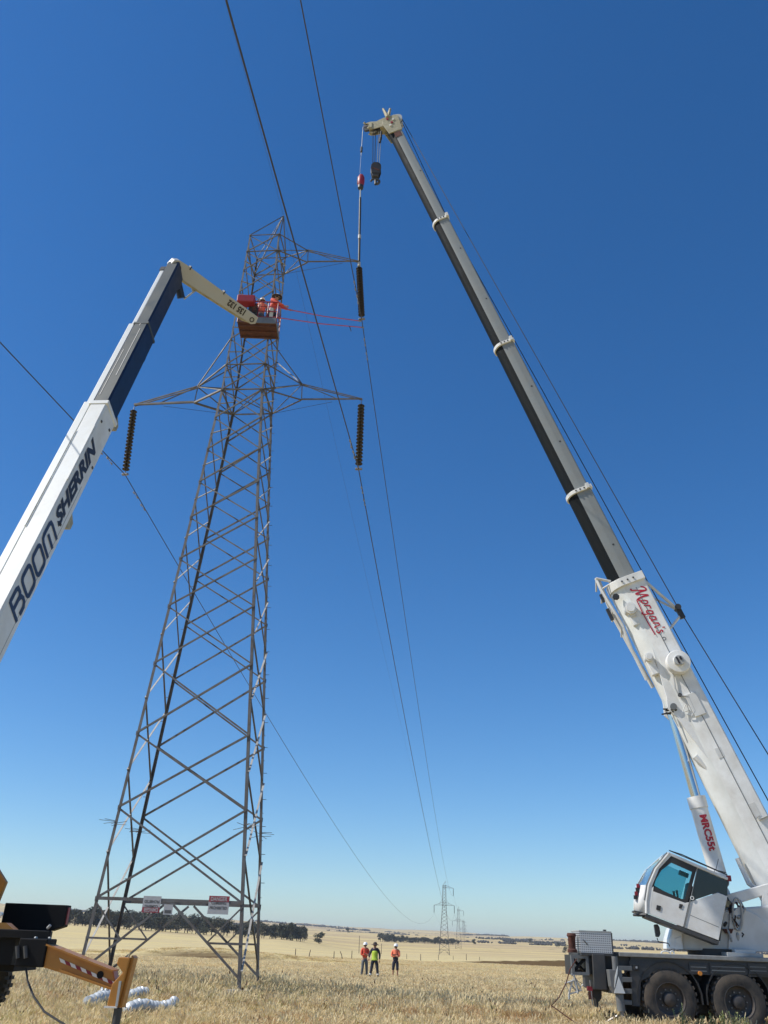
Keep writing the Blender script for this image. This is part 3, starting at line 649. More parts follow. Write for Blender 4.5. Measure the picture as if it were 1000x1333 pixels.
    MB().tube([P(876, 876), P(878, 886), P(879, 896), P(884, 905), P(896, 907)], .022, 6).tube([P(888, 908), P(893, 914), P(897, 925), P(888, 928), P(892, 918)], .016, 6).tube([P(896, 905), P(905, 925), P(901, 932), P(894, 930)], .014, 6).build('hydraulic_pipe', 'light_grey', t, smooth=True)
    MB().box(-.02, .04, -.17, .17, -.35, .35, fr=(P(905, 917, .49), SD, BL, D)).build('valve_cover', 'white_old', t, bevel=.01)
    MB().lathe([(.001, .05), (.06, .05), (.06, 0)], P(885, 905, .49), SD, 14).build('pin_boss', 'dark_grey', t)
    # sockets on the belly side of the base boom
    for (x, y, r_, l_) in ((844, 858, .13, .30), (820, 795, .19, .45)):
        c = onP(x, y, BP(0, .35, 0), SD); MB().tube([c - SD * .1, c + SD * .26], [r_, r_], 18).lathe([(.001, .3), (r_ * .7, .3), (r_ * .7, .2)], c, SD, 16).build('locking_socket', 'white_base', t, smooth=True)
        MB().box(-.10, .10, -.12, .12, -.5, .0, fr=(c - D * .05, SD, BL, D)).build('socket_box', 'white_base', t, bevel=.03)
    MB().lathe([(.001, .06), (.10, .06), (.12, 0)], onP(802, 777, BP(0, .45, 0), SD), SD, 7).build('sensor', 'black_paint', t)
    # folded fly jib bracket hanging on the far/belly side
    mb = MB(); q = [P(776, 753, .2), P(783, 768, .25), P(797, 792, .25), P(809, 812, .25), P(822, 845, .1), P(842, 885, .0)]
    mb.tube(q, .055, 6); mb.tube([P(780, 757, .1), P(797, 800, .0), P(820, 842, -.1), P(850, 895, -.15)], .06, 6)
    for i in range(4): mb.tube([q[i], A(*q[i]) - SD * .4 + BL * .1 - D * .3], .03, 6); 
    mb.tube([P(776, 753, .25), P(795, 757, .2)], .045, 6); mb.tube([P(782, 768, .25), P(798, 758, .3)], .03, 6)
    mb.build('jib_mount', 'white_old', t, smooth=True)
    MB().box(-.06, .06, -.05, .05, -.2, .2, fr=(P(794, 800, .3), SD, BL, D)).build('jib_latch', 'black_paint', t); MB().box(-.05, .05, -.04, .04, -.14, .14, fr=(P(784, 779, .2), SD, BL, D)).build('jib_latch', 'black_paint', t)
    c = onP(905, 985, BP(0, .3, 0), SD); MB().tube([c, onP(912, 992, BP(0, .3, 0), SD), onP(930, 1010, BP(0, .3, 0), SD)], [.10, .09, .07], 8).build('boom_rest_lug', 'white_base', t, smooth=True)
    MB().tube([P(960, 905 + 212, .2), P(975, 1150, .2), P(995, 1165, .2)], .07, 6).build('foot_strap', 'white_old', t)
    MB().box(-.05, .12, -.03, .03, -.05, .05, fr=(P(988, 1065, .5), SD, BL, D)).tube([P(990, 1066), P(999, 1062)], .03, 6).build('side_lug', 'light_grey', t)
    # rope guide on the top side
    g0 = BP(a1 - .1, .3, .58); ge = onP(884, 795, PIV, SD)
    MB().tube([g0, ge], .05, 6).tube([BP(a1 - .35, -.35, .58), ge], .04, 6).tube([BP(a1 - 1.9, .1, .58), ge - D * .15], .045, 6).build('rope_guide', 'white_old', t)
    MB().tube([ge - SD * .14 + D * .1, ge + SD * .14 + D * .1], .10, 12).box(-.06, .06, -.08, .08, -.28, .05, fr=(ge, SD, BL, D)).build('guide_roller', 'black_paint', t)
    # boom head
    mb = MB()
    mb.prism([(Lb - .9, .33), (Lb + .1, .45), (Lb + .28, .30), (Lb + .25, -.30), (Lb - .1, -.42), (Lb - .9, -.33)], (PIV, D, -BL, SD), -.30, -.24).prism([(Lb - .9, .33), (Lb + .1, .45), (Lb + .28, .30), (Lb + .25, -.30), (Lb - .1, -.42), (Lb - .9, -.33)], (PIV, D, -BL, SD), .24, .30)
    mb.build('head_plate', 'olive', t, bevel=.01)
    SH = dep(476, 165, np.dot(BP(Lb) - O, Fv) + .3)       # whip sheave
    armd = unit(A(SH[0] - HEAD[0], SH[1] - HEAD[1], 0))
    # rooster arm: stepped twin plates
    L2 = np.linalg.norm((SH - HEAD)[:2]); upz = A(0, 0, 1)
    fr = (A(HEAD[0], HEAD[1], HEAD[2]), armd, upz, A(armd[1], -armd[0], 0)); dz = SH[2] - HEAD[2]
    pr = [(-.1, .42), (.35, .36), (.7, .18), (1.0, .22), (1.3, .12), (L2, dz + .16), (L2 + .1, dz + .02), (L2 - .25, dz - .12), (1.15, -.22), (.85, -.34), (.5, -.28), (.1, -.45), (-.2, -.5)]
    MB().prism(pr, fr, -.20, -.16).prism(pr, fr, .16, .20).build('head_arm', 'olive', t, bevel=.01)
    for i, (x, z) in enumerate(((.2, -.05), (.55, -.08), (.85, -.1), (1.2, -.02), (L2 - .05, dz))):
        r_ = .25 if i < 3 else .16; c = fr[0] + armd * x + upz * z
        MB().lathe([(.001, -.05), (r_, -.05), (r_ * .86, 0), (r_, .05), (.001, .05)], c, fr[3], 20).build('sheave', 'dark_grey' if i % 2 else 'steel', t, smooth=True)
    MB().box(.2, .5, -.3, -.1, -.23, .23, fr=fr).box(.9, 1.05, -.25, .1, -.24, .24, fr=fr).build('sheave_guard', 'olive', t)
    # forked lug on top and rear sheave
    e = dep(505, 148, np.dot(HEAD - O, Fv)); MB().tube([e + A(-.25, 0, .35), e + A(0, 0, -.25)], [.05, .11], 6).tube([e + A(.1, 0, .35), e + A(.02, 0, -.3)], [.06, .1], 6).build('top_fork', 'olive', t)
    c = BP(Lb + .05, 0, .36)
    for s in (-.2, .0, .2): MB().lathe([(.001, -.05), (.26, -.05), (.22, 0), (.26, .05), (.001, .05)], c + SD * s, SD, 18).build('sheave', 'light_grey', t, smooth=True)
    for i in range(5): c2 = BP(Lb - .4 + i * .17, .31, -.1 + .12 * (i % 3)); MB().box(-.03, .03, -.05, .05, -.05, .05, fr=(c2, SD, BL, D)).build('head_fitting', 'red_paint' if i % 2 else 'white_old', t)
    MB().box(-.006, .012, -.16, .16, -1.3, -.95, fr=(BP(Lb, .27, .05), SD, BL, D)).build('head_label', 'rust', t)
    # hoist ropes
    rt = BP(Lb + .05, .1, .60)
    r1 = onP(1000, 982, PIV, SD); r1b = r1 + unit(r1 - ge) * 9; r2s = BP(a2, -.1, .55)
    MB().tube([rt, ge + D * .12 - BL * .02, r1, r1b], .016, 6).build('hoist_rope', 'rope', t)
    r2 = onP(1000, 1042, PIV, SD); MB().tube([BP(Lb + .05, -.1, .58), onP(590, 300, PIV, SD), onP(700, 500 - 3, PIV, SD), r2, r2 + unit(r2 - BP(Lb)) * 7], .016, 6).build('hoist_rope', 'rope', t)
    # falls to the two hooks (part of the crane's reeving)
    whip_end = SH + A(0, 0, -1.6)
    MB().tube([SH + armd * .13, SH + armd * .13 + A(0, 0, -2.0)], .016, 6).build('hoist_rope', 'light_grey', t)
    ballt = tip_u + A(0, 0, 0); 
    MB().tube([SH + armd * .13 + A(0, 0, -2.0), SH + armd * .13 + A(0, 0, -3.2)], .007, 6).build('hoist_rope', 'light_grey', t)
    MB().tube([SH + armd * .13 + A(0, 0, -1.45), SH + armd * .13 + A(0, 0, -1.78)], .055, 8).build('rope_socket', 'black_paint', t)
    blk = dep(489, 224, np.dot(HEAD - O, Fv))
    for s in (-.19, -.07, .08, .2):
        MB().tube([A(blk[0] + s, HEAD[1], HEAD[2] - .5), A(blk[0] + s * .8, blk[1], blk[2] + .45)], .012 if s > 0 else .017, 6).build('hoist_rope', 'rope' if s < 0 else 'light_grey', t)
    MB().tube([A(blk[0] + .2, HEAD[1], HEAD[2] - .5), A(blk[0] + .2, HEAD[1], HEAD[2] - 1.05)], .06, 8).tube([A(blk[0] + .17, HEAD[1], blk[2] + 1.1), A(blk[0] + .17, HEAD[1], blk[2] + .8)], .06, 8).build('rope_socket', 'black_paint', t)

    # ---------------- carrier
    xl, _, zt, zt2 = rect(806, 1243, 1000, 1251); xr = xl + 11.5; zd = zt2
    MB().box(xl, xr, YN + .15, YN + 2.35, zd - .34, zd - .10).build('chassis', 'dark_grey', t)
    MB().box(xl, xr, YN - .02, YN + 2.52, zd - .10, zd).build('deck', 'deck_grey', t, bevel=.015)
    mb = MB()                                    # side skirt with wheel arches
    x0, x1, za, zb = rect(822, 1252, 1000, 1270)
    MB().box(xl + .3, xr, YN + .05, YN + .12, zd - .44, zd - .10).build('side_skirt', 'dark_grey', t)
    for i, (pa, pb) in enumerate(((898, 922), (925, 972), (975, 1000))):
        xa, xb, z0, z1 = rect(pa, 1254, pb, 1269); MB().box(xa, xb, YN + .02, YN + .05, z0, z1).build('skirt_panel', 'dark_grey', t, bevel=.012)
        for q in range(1, 3): MB().box(xa + .04, xb - .04, YN + .008, YN + .02, z0 + (z1 - z0) * q / 3 - .012, z0 + (z1 - z0) * q / 3 + .012).build('panel_rib', 'mid_grey', t)
    xa, xb, z0, z1 = rect(908, 1262, 914, 1267); MB().lathe([(.001, -.05), (.05, -.05), (.05, 0)], ((xa + xb) / 2, YN + .02, z0), (0, 1, 0), 12).build('side_marker', 'amber', t)
    # wheels
    cx1 = onY(870, 1302, YN + .2); cx2 = onY(959.7, 1305.6, YN + .2); sp = cx2[0] - cx1[0]; rw = .685
    for k, cx in enumerate((cx1[0], cx2[0], cx2[0] + 3.9, cx2[0] + 3.9 + sp)):
        for cy, nr_ in ((YN + .22, -1), (YN + 2.28, 1)): wheel(t, cx, cy, rw - .03, rw, .40, nr_)
        MB().tube([(cx, YN + .4, rw), (cx, YN + 2.1, rw)], .12, 10).build('axle', 'black_paint', t)
        arch = []                                # mudguard arc
        for q in range(13):
            a = math.radians(-8 + q * 196 / 12); arch.append((math.cos(a), math.sin(a)))
        mb = MB()
        for q in range(12):
            r0, r1_ = rw + .11, rw + .14; a, b = arch[q], arch[q + 1]
            for y0, y1 in ((YN + .01, YN + .55),):
                mb.add([(cx + a[0] * r0, y0, rw + a[1] * r0), (cx + a[0] * r1_, y0, rw + a[1] * r1_), (cx + b[0] * r1_, y0, rw + b[1] * r1_), (cx + b[0] * r0, y0, rw + b[1] * r0),
                        (cx + a[0] * r0, y1, rw + a[1] * r0), (cx + a[0] * r1_, y1, rw + a[1] * r1_), (cx + b[0] * r1_, y1, rw + b[1] * r1_), (cx + b[0] * r0, y1, rw + b[1] * r0)],
                       [(0, 3, 2, 1), (4, 5, 6, 7), (0, 1, 5, 4), (1, 2, 6, 5), (2, 3, 7, 6), (3, 0, 4, 7)])
        mb.build('mudguard', 'black_paint', t)
    MB().box(xl + .6, xr, YN + .62, YN + .66, .35, zd - .12).build('dark_underbody_sheet', 'black_paint', t)  # dark sheet added behind the wheels so the gaps under the deck read black
    # front panel with lamp, beside the steps
    x0, x1, z0, z1 = rect(822, 1251, 836, 1310); MB().prism([(x0, z0), (x0, z1), (x1 + .5, z1), (x1 + .18, z1 - .35), (x1 - .02, z0 + .55), (x1 - .1, z0)], (A(0, 0, 0), A(1, 0, 0), A(0, 0, 1), A(0, 1, 0)), YN + .02, YN + .10).build('corner_panel', 'dark_grey', t)
    x0, x1, z0, z1 = rect(825, 1255.5, 831.5, 1263); MB().box(x0, x1, YN - .03, YN + .02, z0, z1).build('lamp_housing', 'black_paint', t, bevel=.01); MB().box(x0 + .04, x1 - .04, YN - .035, YN - .031, z0 + .04, z1 - .04).build('lamp_lens', 'sign_white', t)
    # steps
    st = []
    for (ya, yb) in ((1257.5, 1263.5), (1272, 1278.5), (1287, 1293.5), (1302, 1308)):
        x0, x1, z0, z1 = rect(805.5, ya, 823, yb); MB().box(x0, x1, YN, YN + .25, z0, z1).build('step', 'mid_grey', t, bevel=.008)
    x0, x1, z0, z1 = rect(804, 1252, 806, 1308); MB().box(x0, x1, YN, YN + .06, z0, z1).build('step_rail', 'mid_grey', t)
    # outrigger jack
    x0, x1, z0, z1 = rect(794, 1249, 801, 1262); jx = (x0 + x1) / 2; jy = YN - .25
    MB().tube([(jx, jy, zd - .1), (jx, jy, z0 - .1)], .075, 16).build('jack_cylinder', 'mid_grey', t, smooth=True)
    x0, x1, z0, z1 = rect(789, 1262, 805.5, 1293); MB().prism([(x0, z1), (x1, z1), (x1, z0 + .1), (jx + .12, z0), (jx - .1, z0), (x0 + .02, z0 + .16)], (A(0, 0, 0), A(1, 0, 0), A(0, 0, 1), A(0, 1, 0)), jy - .13, jy + .15).build('jack_housing', 'mid_grey', t, bevel=.012)
    MB().prism([(jx - .12, z0 + .02), (jx + .15, z0 + .02), (jx + .02, z0 + .38)], (A(0, 0, 0), A(1, 0, 0), A(0, 0, 1), A(0, 1, 0)), jy - .155, jy - .134).prism([(jx - .07, z0 + .36), (jx + .02, z0 + .60), (jx + .0, z0 + .44), (jx - .10, z0 + .14)], (A(0, 0, 0), A(1, 0, 0), A(0, 0, 1), A(0, 1, 0)), jy - .155, jy - .134).build('sunlit_bracket_face', 'white', t)  # white triangles painted for the sunlit faces of the jack bracket
    MB().tube([(jx + .04, jy, z0), (jx + .06, jy, z0 - .36)], .10, 16).build('jack_sleeve', 'mid_grey', t, smooth=True); MB().tube([(jx + .07, jy, z0 - .3), (jx + .09, jy, .04)], .045, 12).build('jack_leg', 'steel', t, smooth=True)
    MB().lathe([(.001, .06), (.2, .05), (.24, 0), (.001, 0)], (jx + .09, jy, .02), (0, 0, 1), 20).build('jack_foot', 'steel', t, smooth=True)
    MB().box(jx - .14, jx + .14, jy + .15, jy + 2.3, .75, 1.0).build('outrigger_beam', 'dark_grey', t)
    MB().tube([(jx - .05, jy, .28), (jx - .35, jy + .1, .12), (jx - .75, jy + .1, .10)], .03, 6).build('jack_strut', 'steel', t)
    # tall dark panel, rear frame
    x0, x1, z0, z1 = rect(772, 1242, 788.5, 1288.5); MB().box(x0, x1, YN - .05, YN + 1.2, z0, z1).build('tool_locker', 'dark_grey', t, bevel=.015)
    x0, x1, z0, z1 = rect(767, 1241, 773, 1286); MB().box(x0, x1, YN + .1, YN + 2.3, z0 + .3, z1).build('end_frame', 'black_paint', t)
    x0, x1, z0, z1 = rect(788, 1244, 800, 1290); MB().box(x0, x1 + .1, YN + .25, YN + 2.2, z0, z1).build('inner_frame', 'black_paint', t)
    x0, x1, z0, z1 = rect(773, 1288, 787, 1312); MB().prism([(x0, z1), (x1, z1), (x1 - .02, z0 + .2), (x1 - .1, z0 + .12), (x1 - .12, z0), (x0 + .12, z0), (x0 + .1, z0 + .18), (x0, z0 + .25)], (A(0, 0, 0), A(1, 0, 0), A(0, 0, 1), A(0, 1, 0)), YN + .2, YN + .5).build('tow_hitch', 'black_paint', t)
    x0, x1, z0, z1 = rect(755, 1213.5, 796, 1240.5); MB().box(x0, x1, YN - .02, YN + .9, z0, z1).build('punched_metal_box', 'punched', t)
    MB().box(x0 - .012, x1 + .012, YN - .03, YN + .92, z1, z1 + .03).build('box_lid', 'light_grey', t); MB().box(x0 + .01, x1 - .01, YN - .024, YN + .9, z0 - .06, z0).build('box_base', 'dark_grey', t)
    MB().box(x1, x1 + .03, YN - .03, YN + .2, z0, z1).box(x0 + .82 * (x1 - x0), x0 + .9 * (x1 - x0), YN + .1, YN + .2, z1 + .03, z1 + .07).build('box_hinge', 'dark_grey', t)
    MB().tube([(x0 + .08, YN - .035, z1 - .18), (x0 + .2, YN - .035, z1 - .3)], .01, 5).build('box_handle', 'black_paint', t)
    x0, x1, z0, z1 = rect(740.5, 1214.5, 753, 1240); MB().lathe([(.001, .0), ((x1 - x0) / 2, 0), ((x1 - x0) / 2, .06), ((x1 - x0) / 2 - .03, .09), ((x1 - x0) / 2 - .03, z1 - z0 - .1), ((x1 - x0) / 2, z1 - z0 - .06), ((x1 - x0) / 2 - .02, z1 - z0), (.001, z1 - z0)], ((x0 + x1) / 2, YN + .2, z0), (0, 0, 1), 18).build('rusty_drum', 'rust', t, smooth=True)
    # X framed pallet stand
    x0, x1, z0, z1 = rect(744.5, 1243.5, 767, 1269.5); y = YN + .02; w_ = .07
    mb = MB().box(x0, x0 + w_, y, y + .1, z0, z1).box(x1 - w_, x1, y, y + .1, z0, z1).box(x0 + w_, x1 - w_, y, y + .1, z0, z0 + w_).box(x0 + w_, x1 - w_, y, y + .1, z1 - w_, z1); mb.build('square_frame', 'mid_grey', t)
    MB().tube([(x0 + w_, y + .14, z0 + w_), (x1 - w_, y + .14, z1 - w_)], .04, 4).tube([(x0 + w_, y + .22, z1 - w_), (x1 - w_, y + .22, z0 + w_)], .04, 4).box(x0, x1, y + .30, y + .34, z0 + .02, z0 + .12).box(x0, x0 + .08, y + .1, y + .8, z0, z1).box(x1 - .08, x1, y + .1, y + .8, z0, z1).box(x0 + .08, x1 - .08, y + .1, y + .8, z1 - .05, z1 - .01).build('cross_frame', 'black_paint', t)
    # folded lattice stand hanging below
    Q = lambda a, b, dy=.0: onY(a, b, YN + dy)
    MB().tube([Q(747, 1269), Q(752, 1290), Q(751, 1293)], .03, 5).tube([Q(744, 1268), Q(751, 1275), Q(736, 1280), Q(742, 1294), Q(757, 1289), Q(751, 1276), Q(759, 1281), Q(752, 1290), Q(746, 1275), Q(741, 1294), Q(741, 1301)], .025, 5).tube([Q(740, 1278, .2), Q(753, 1293, .2)], .02, 5).build('lattice_stand', 'light_grey', t)
    x0, x1, z0, z1 = rect(765, 1284, 771.5, 1290); MB().box(x0, x1, YN, YN + .1, z0, z1).build('tail_lamp', 'red_paint', t); x0, x1, z0, z1 = rect(767, 1291, 772.5, 1301); MB().box(x0, x1, YN, YN + .1, z0, z1).build('tail_lamp', 'rust', t)
    MB().tube([Q(770, 1290), Q(772, 1309)], .012, 5).tube([Q(768, 1276), Q(769, 1284)], .02, 5).build('lamp_bracket', 'steel', t)
    # lashing eye (white) on the deck
    for (a, b) in ((861, 873), (873, 878)):
        x0, x1, z0, z1 = rect(a, 1240, b, 1245.5, YN + .15); c = A((x0 + x1) / 2, YN + .15, (z0 + z1) / 2 + .03); pts = [c + A(math.cos(q) * (x1 - x0) / 2, 0, math.sin(q) * .05) for q in np.linspace(0, 2 * math.pi, 13)]
        MB().tube(pts, .018, 6).build('lashing_ring', 'white', t)
    x0, x1, z0, z1 = rect(947, 1241, 994, 1247, YN + .1); MB().box(x0, x1, YN + .1, YN + .5, zd, zd + .09).build('deck_channel', 'light_grey', t, bevel=.01); MB().box(x0 + .25, x1 - .15, YN + .2, YN + .4, zd + .09, zd + .16).build('deck_channel', 'white_old', t)
    # driver's cab and far parts of the carrier (right of the view)
    MB().prism([(xr - 2.2, .55), (xr + .1, .55), (xr + .18, 1.5), (xr - .1, 2.55), (xr - 2.2, 2.6)], (A(0, 0, 0), A(1, 0, 0), A(0, 0, 1), A(0, 1, 0)), YN + .05, YN + 2.45).build('driver_cab', 'white_base', t, bevel=.04)
    MB().prism([(xr - 1.7, 1.65), (xr - .15, 1.65), (xr - .3, 2.35), (xr - 1.7, 2.35)], (A(0, 0, 0), A(1, 0, 0), A(0, 0, 1), A(0, 1, 0)), YN + .03, YN + .05).build('window', 'dark_glass', t)

    # ---------------- superstructure
    hx = hz; sy = -SD                          # frame: hx forward (to the left), SD to the camera
    scx = onY(925, 1240, YC)[0]
    ring = A(onY(936, 1240, YC)[0], YC, zd)
    MB().lathe([(.001, 0), (.80, 0), (.80, .16), (.001, .16)], ring, (0, 0, 1), 40).build('slew_ring', 'black_paint', t, smooth=True)
    def S2P(x, y, s): return onP(x, y, A(ring[0], ring[1], 0) + SD * s, SD)
    def sidepoly(pts, s0, s1, name, m_, bev=.02):
        o_ = A(ring[0], ring[1], 0); pr = []
        for (x, y) in pts: p_ = S2P(x, y, s1); pr.append((np.dot(p_ - o_, hx), p_[2]))
        return MB().prism(pr, (o_, hx, A(0, 0, 1), SD), s0, s1).build(name, m_, t, bevel=bev)
    sidepoly([(887, 1237), (884, 1215), (890, 1196), (955, 1182), (1012, 1178), (1040, 1190), (1075, 1240)], -.62, .62, 'superstructure', 'white_old', .05)
    sidepoly([(871.5, 1236), (872, 1222), (876, 1207), (884, 1203), (898, 1207), (896, 1214), (889, 1215), (889, 1236)], -.6, .72, 'front_fairing', 'white_base', .03)
    sidepoly([(879, 1236), (879, 1222), (887, 1219), (890, 1236)], .72, .75, 'fairing_panel', 'white_base', .01)
    sidepoly([(948, 1238), (950, 1190), (962, 1180), (985, 1190), (1010, 1215), (1020, 1240)], .62, .70, 'side_plate', 'white_old', .02)
    sidepoly([(940, 1166), (1000, 1150), (1060, 1140), (1062, 1150), (1000, 1164), (962, 1176), (945, 1176)], .25, .55, 'upper_beam', 'white_base', .02)
    sidepoly([(992, 1165), (1000, 1163), (1002, 1196), (993, 1196)], .4, .55, 'beam_post', 'white_base', .01)
    sidepoly([(1020, 1130), (1065, 1120), (1095, 1240), (1030, 1240)], -.7, -.45, 'boom_mount', 'white_base', .02); sidepoly([(1020, 1150), (1065, 1130), (1095, 1240), (1030, 1240)], .55, .65, 'boom_mount', 'white_base', .02)
    sidepoly([(1095, 1238), (1095, 1165), (1150, 1160), (1190, 1165), (1190, 1238)], -1.1, 1.1, 'counterweight', 'white_old', .05)
    sidepoly([(1050, 1238), (1050, 1195), (1095, 1190), (1095, 1238)], -1.0, .9, 'engine_hood', 'white_base', .04)
    MB().tube([S2P(1085, 1170, .0) - SD * .4, S2P(1085, 1170, 0) + SD * .4], .35, 20).build('winch_drum', 'dark_grey', t, smooth=True)
    MB().tube([PIV - SD * .75, PIV + SD * .75], .13, 16).build('boom_pin', 'mid_grey', t)
    MB().tube([RAMB - SD * .5, RAMB + SD * .5], .14, 16).build('ram_foot_pin', 'mid_grey', t)
    sidepoly([(925, 1205), (928, 1160), (940, 1143), (950, 1160), (962, 1205)], -.35, -.28, 'ram_mount', 'white_base', .01); sidepoly([(925, 1205), (928, 1160), (940, 1143), (950, 1160), (962, 1205)], .28, .35, 'ram_mount', 'white_base', .01)
    # hydraulic clutter behind the cab
    for i in range(16):
        x = 946 + random.uniform(0, 20); y = 1168 + random.uniform(0, 46); a = S2P(x, y, .5 + random.uniform(0, .25)); b = S2P(x + random.uniform(-9, 9), y + random.uniform(8, 26), .5 + random.uniform(0, .25)); c = (a + b) / 2 + A(random.uniform(-.12, .12), -.1, 0)
        MB().tube([a, c, b], .018 + .012 * (i % 3), 7).build('hydraulic_hose', ('hose', 'rust', 'light_grey', 'dark_grey')[i % 4], t, smooth=True)
    for i in range(5):
        c = S2P(948 + 4 * i, 1176 + 9 * i % 30, .6); MB().box(-.07, .07, -.05, .05, -.08, .06, fr=(c, hx, SD, A(0, 0, 1))).build('valve_block', ('olive', 'rust', 'white_old')[i % 3], t, bevel=.01)
    sidepoly([(941, 1209), (955, 1209), (953, 1215), (945, 1215)], .6, .72, 'rusty_plate', 'rust', 0)
    mb = MB(); pts = [S2P(960 + math.cos(q) * 6 + 1.2 * math.sin(q), 1190 + math.sin(q) * 21, .74) for q in np.linspace(0, 6.28, 20)]; mb.tube(pts, .028, 6).build('hose_loop', 'light_grey', t, smooth=True)
    # ---------------- operator's cab, tipped back
    s1 = 1.22; s0 = .40
    o_ = A(ring[0], ring[1], 0)
    def cp(x, y, s=s1): p_ = S2P(x, y, s); return A(np.dot(p_ - o_, hx), p_[2])
    shell = [(871, 1110), (946, 1143), (947, 1168), (935, 1224), (841, 1189), (841.5, 1170), (845, 1150), (854, 1130)]
    inner = [cp(*p) for p in shell]
    fr = (o_, hx, A(0, 0, 1), SD)
    # floor, rear wall, roof as slabs, so the glass shows the sky through
    def slab(pa, pb, th, name, m_, side0=s0, side1=s1, bev=.01, flip=1):
        a, b = cp(*pa), cp(*pb); d = unit(b - a); nn = A(-d[1], d[0]) * th * flip
        return MB().prism([tuple(a), tuple(b), tuple(b + nn), tuple(a + nn)], fr, side0, side1).build(name, m_, t, bevel=bev)
    slab((871, 1109.5), (948, 1142.5), .07, 'cab_roof', 'white_base', s0 - .02, s1 + .02)
    slab((841, 1189), (936, 1225.5), .09, 'cab_floor', 'dark_grey', s0, s1 + .01)
    slab((946, 1143), (935, 1224), .06, 'cab_rear_wall', 'dark_grey', s0, s1 - .03, flip=-1)
    pf = [cp(*p) for p in ((841.5, 1189), (841.5, 1172), (844.5, 1152), (853.5, 1131), (871, 1110))]
    # nose: windscreen bulging forward, curved across the width
    K = 9; grid = []
    for j, c in enumerate(pf):
        row = []
        for i in range(K):
            s_ = s0 + (s1 - s0) * i / (K - 1); bul = (1 - (2 * i / (K - 1) - 1) ** 4) * .24 * (1.15 if j < 3 else .9 if j == 3 else .35)
            row.append(o_ + hx * (c[0] + bul) + A(0, 0, c[1]) + SD * s_)
        grid.append(row)
    def gridmesh(rows, name, m_):
        mb = MB(); n = len(rows[0]); mb.add([p for r in rows for p in r], [(j * n + i, j * n + i + 1, (j + 1) * n + i + 1, (j + 1) * n + i) for j in range(len(rows) - 1) for i in range(n - 1)])
        o = mb.build(name, m_, t, smooth=True); sd = o.modifiers.new('thick', 'SOLIDIFY'); sd.thickness = .02; return o
    gridmesh(grid[:3], 'cab_nose', 'white_base'); gridmesh([[p for p in r] for r in grid[2:]], 'windscreen', 'clear')
    for i in (0, 2, K - 1):
        MB().tube([r[i] + SD * .005 for r in grid], .035 if i != 2 else .012, 8).build('windscreen_pillar', 'white_base' if i else 'white_base', t, smooth=True)
    MB().tube([r[K - 1] + SD * .012 + hx * .05 for r in grid[1:]], .02, 6).build('windscreen_seal', 'mid_grey', t)
    MB().tube([grid[0][i] - A(0, 0, .03) for i in range(K)], .03, 6).build('nose_sill', 'dark_grey', t)
    a, b = cp(826, 1186.5), cp(842, 1191); MB().prism([tuple(a), tuple(b), tuple(b + A(0, .05)), tuple(a + A(0, .03))], fr, s0 + .1, s1 - .05).build('nose_step', 'dark_grey', t)
    # side: lower white door panel, rear quarter panel, dark window frame ring, side glass
    def spoly(pts, name, m_, s_a, s_b, bev=.006):
        return MB().prism([tuple(cp(*p)) for p in pts], fr, s_a, s_b).build(name, m_, t, bevel=bev)
    spoly([(845.5, 1158.5), (892, 1175.5), (897, 1174.5), (889.5, 1206.8), (843, 1189), (843, 1172)], 'door', 'white_base', s1 - .03, s1 + .012)
    spoly([(898, 1174), (935, 1162), (947, 1167), (935.5, 1224), (891, 1207.3)], 'rear_side_panel', 'white_base', s1 - .03, s1 + .010)
    # window surround built as four bars
    ring_pts = [(872, 1113.5), (907.5, 1129.5), (895, 1175), (890, 1175.5), (846, 1158), (849, 1146), (857, 1130)]
    inn = [(872, 1122), (880, 1124), (897, 1135), (889, 1171), (884, 1170), (851, 1154.5), (855, 1144), (861, 1133)]
    def loop(outer, inner_, name, m_):
        n = len(outer); mb = MB()
        for i in range(n):
            j = (i + 1) % n; q = [cp(*outer[i]), cp(*outer[j]), cp(*inner_[j]), cp(*inner_[i])]
            mb.prism([tuple(p) for p in q], fr, s1 - .02, s1 + .004)
        return mb.build(name, m_, t)
    inn7 = [(874, 1123), (901, 1135), (891.5, 1170), (888, 1170.5), (851, 1154), (854, 1145), (861, 1133)]
    loop(ring_pts, inn7, 'window_frame', 'black_paint')
    spoly(inn7, 'side_window', 'tint', s1 - .012, s1 - .008, 0)
    fr_far = [(A(0, 0), 0)]
    MB().prism([tuple(cp(*p)) for p in inn7], fr, s0, s0 + .006).build('far_window', 'tint', t)
    spoly([(908.5, 1130), (947, 1147), (947, 1166), (935, 1161), (898.5, 1173.5)], 'rear_side_window', 'dark_glass', s1 - .02, s1 + .003, 0)
    spoly([(841.5, 1189), (845, 1158), (851, 1154), (847, 1190)], 'front_post', 'white_base', s1 - .05, s1 + .014)
    spoly([(841.5, 1170), (845, 1152), (854, 1131), (871, 1110), (874, 1114), (858, 1131), (849, 1153), (845, 1172)], 'front_pillar', 'white_base', s1 - .05, s1 + .016)
    # door details
    spoly([(855, 1178), (860.5, 1179.5), (859.5, 1186), (854, 1184)], 'door_light', 'black_paint', s1 + .012, s1 + .03); spoly([(884.5, 1176.5), (889, 1177.5), (887, 1183), (883.5, 1182)], 'door_handle', 'black_paint', s1 + .012, s1 + .03)
    a = S2P(908, 1131, s1 + .02); b = S2P(891, 1206, s1 + .02); MB().tube([a, b], .012, 6).build('door_seam', 'mid_grey', t)
    for (x0_, y0_, x1_, y1_) in ((898, 1191, 936, 1207),): MB().tube([S2P(x0_, y0_, s1 + .01), S2P(x1_, y1_, s1 + .01)], .006, 5).build('panel_groove', 'mid_grey', t)
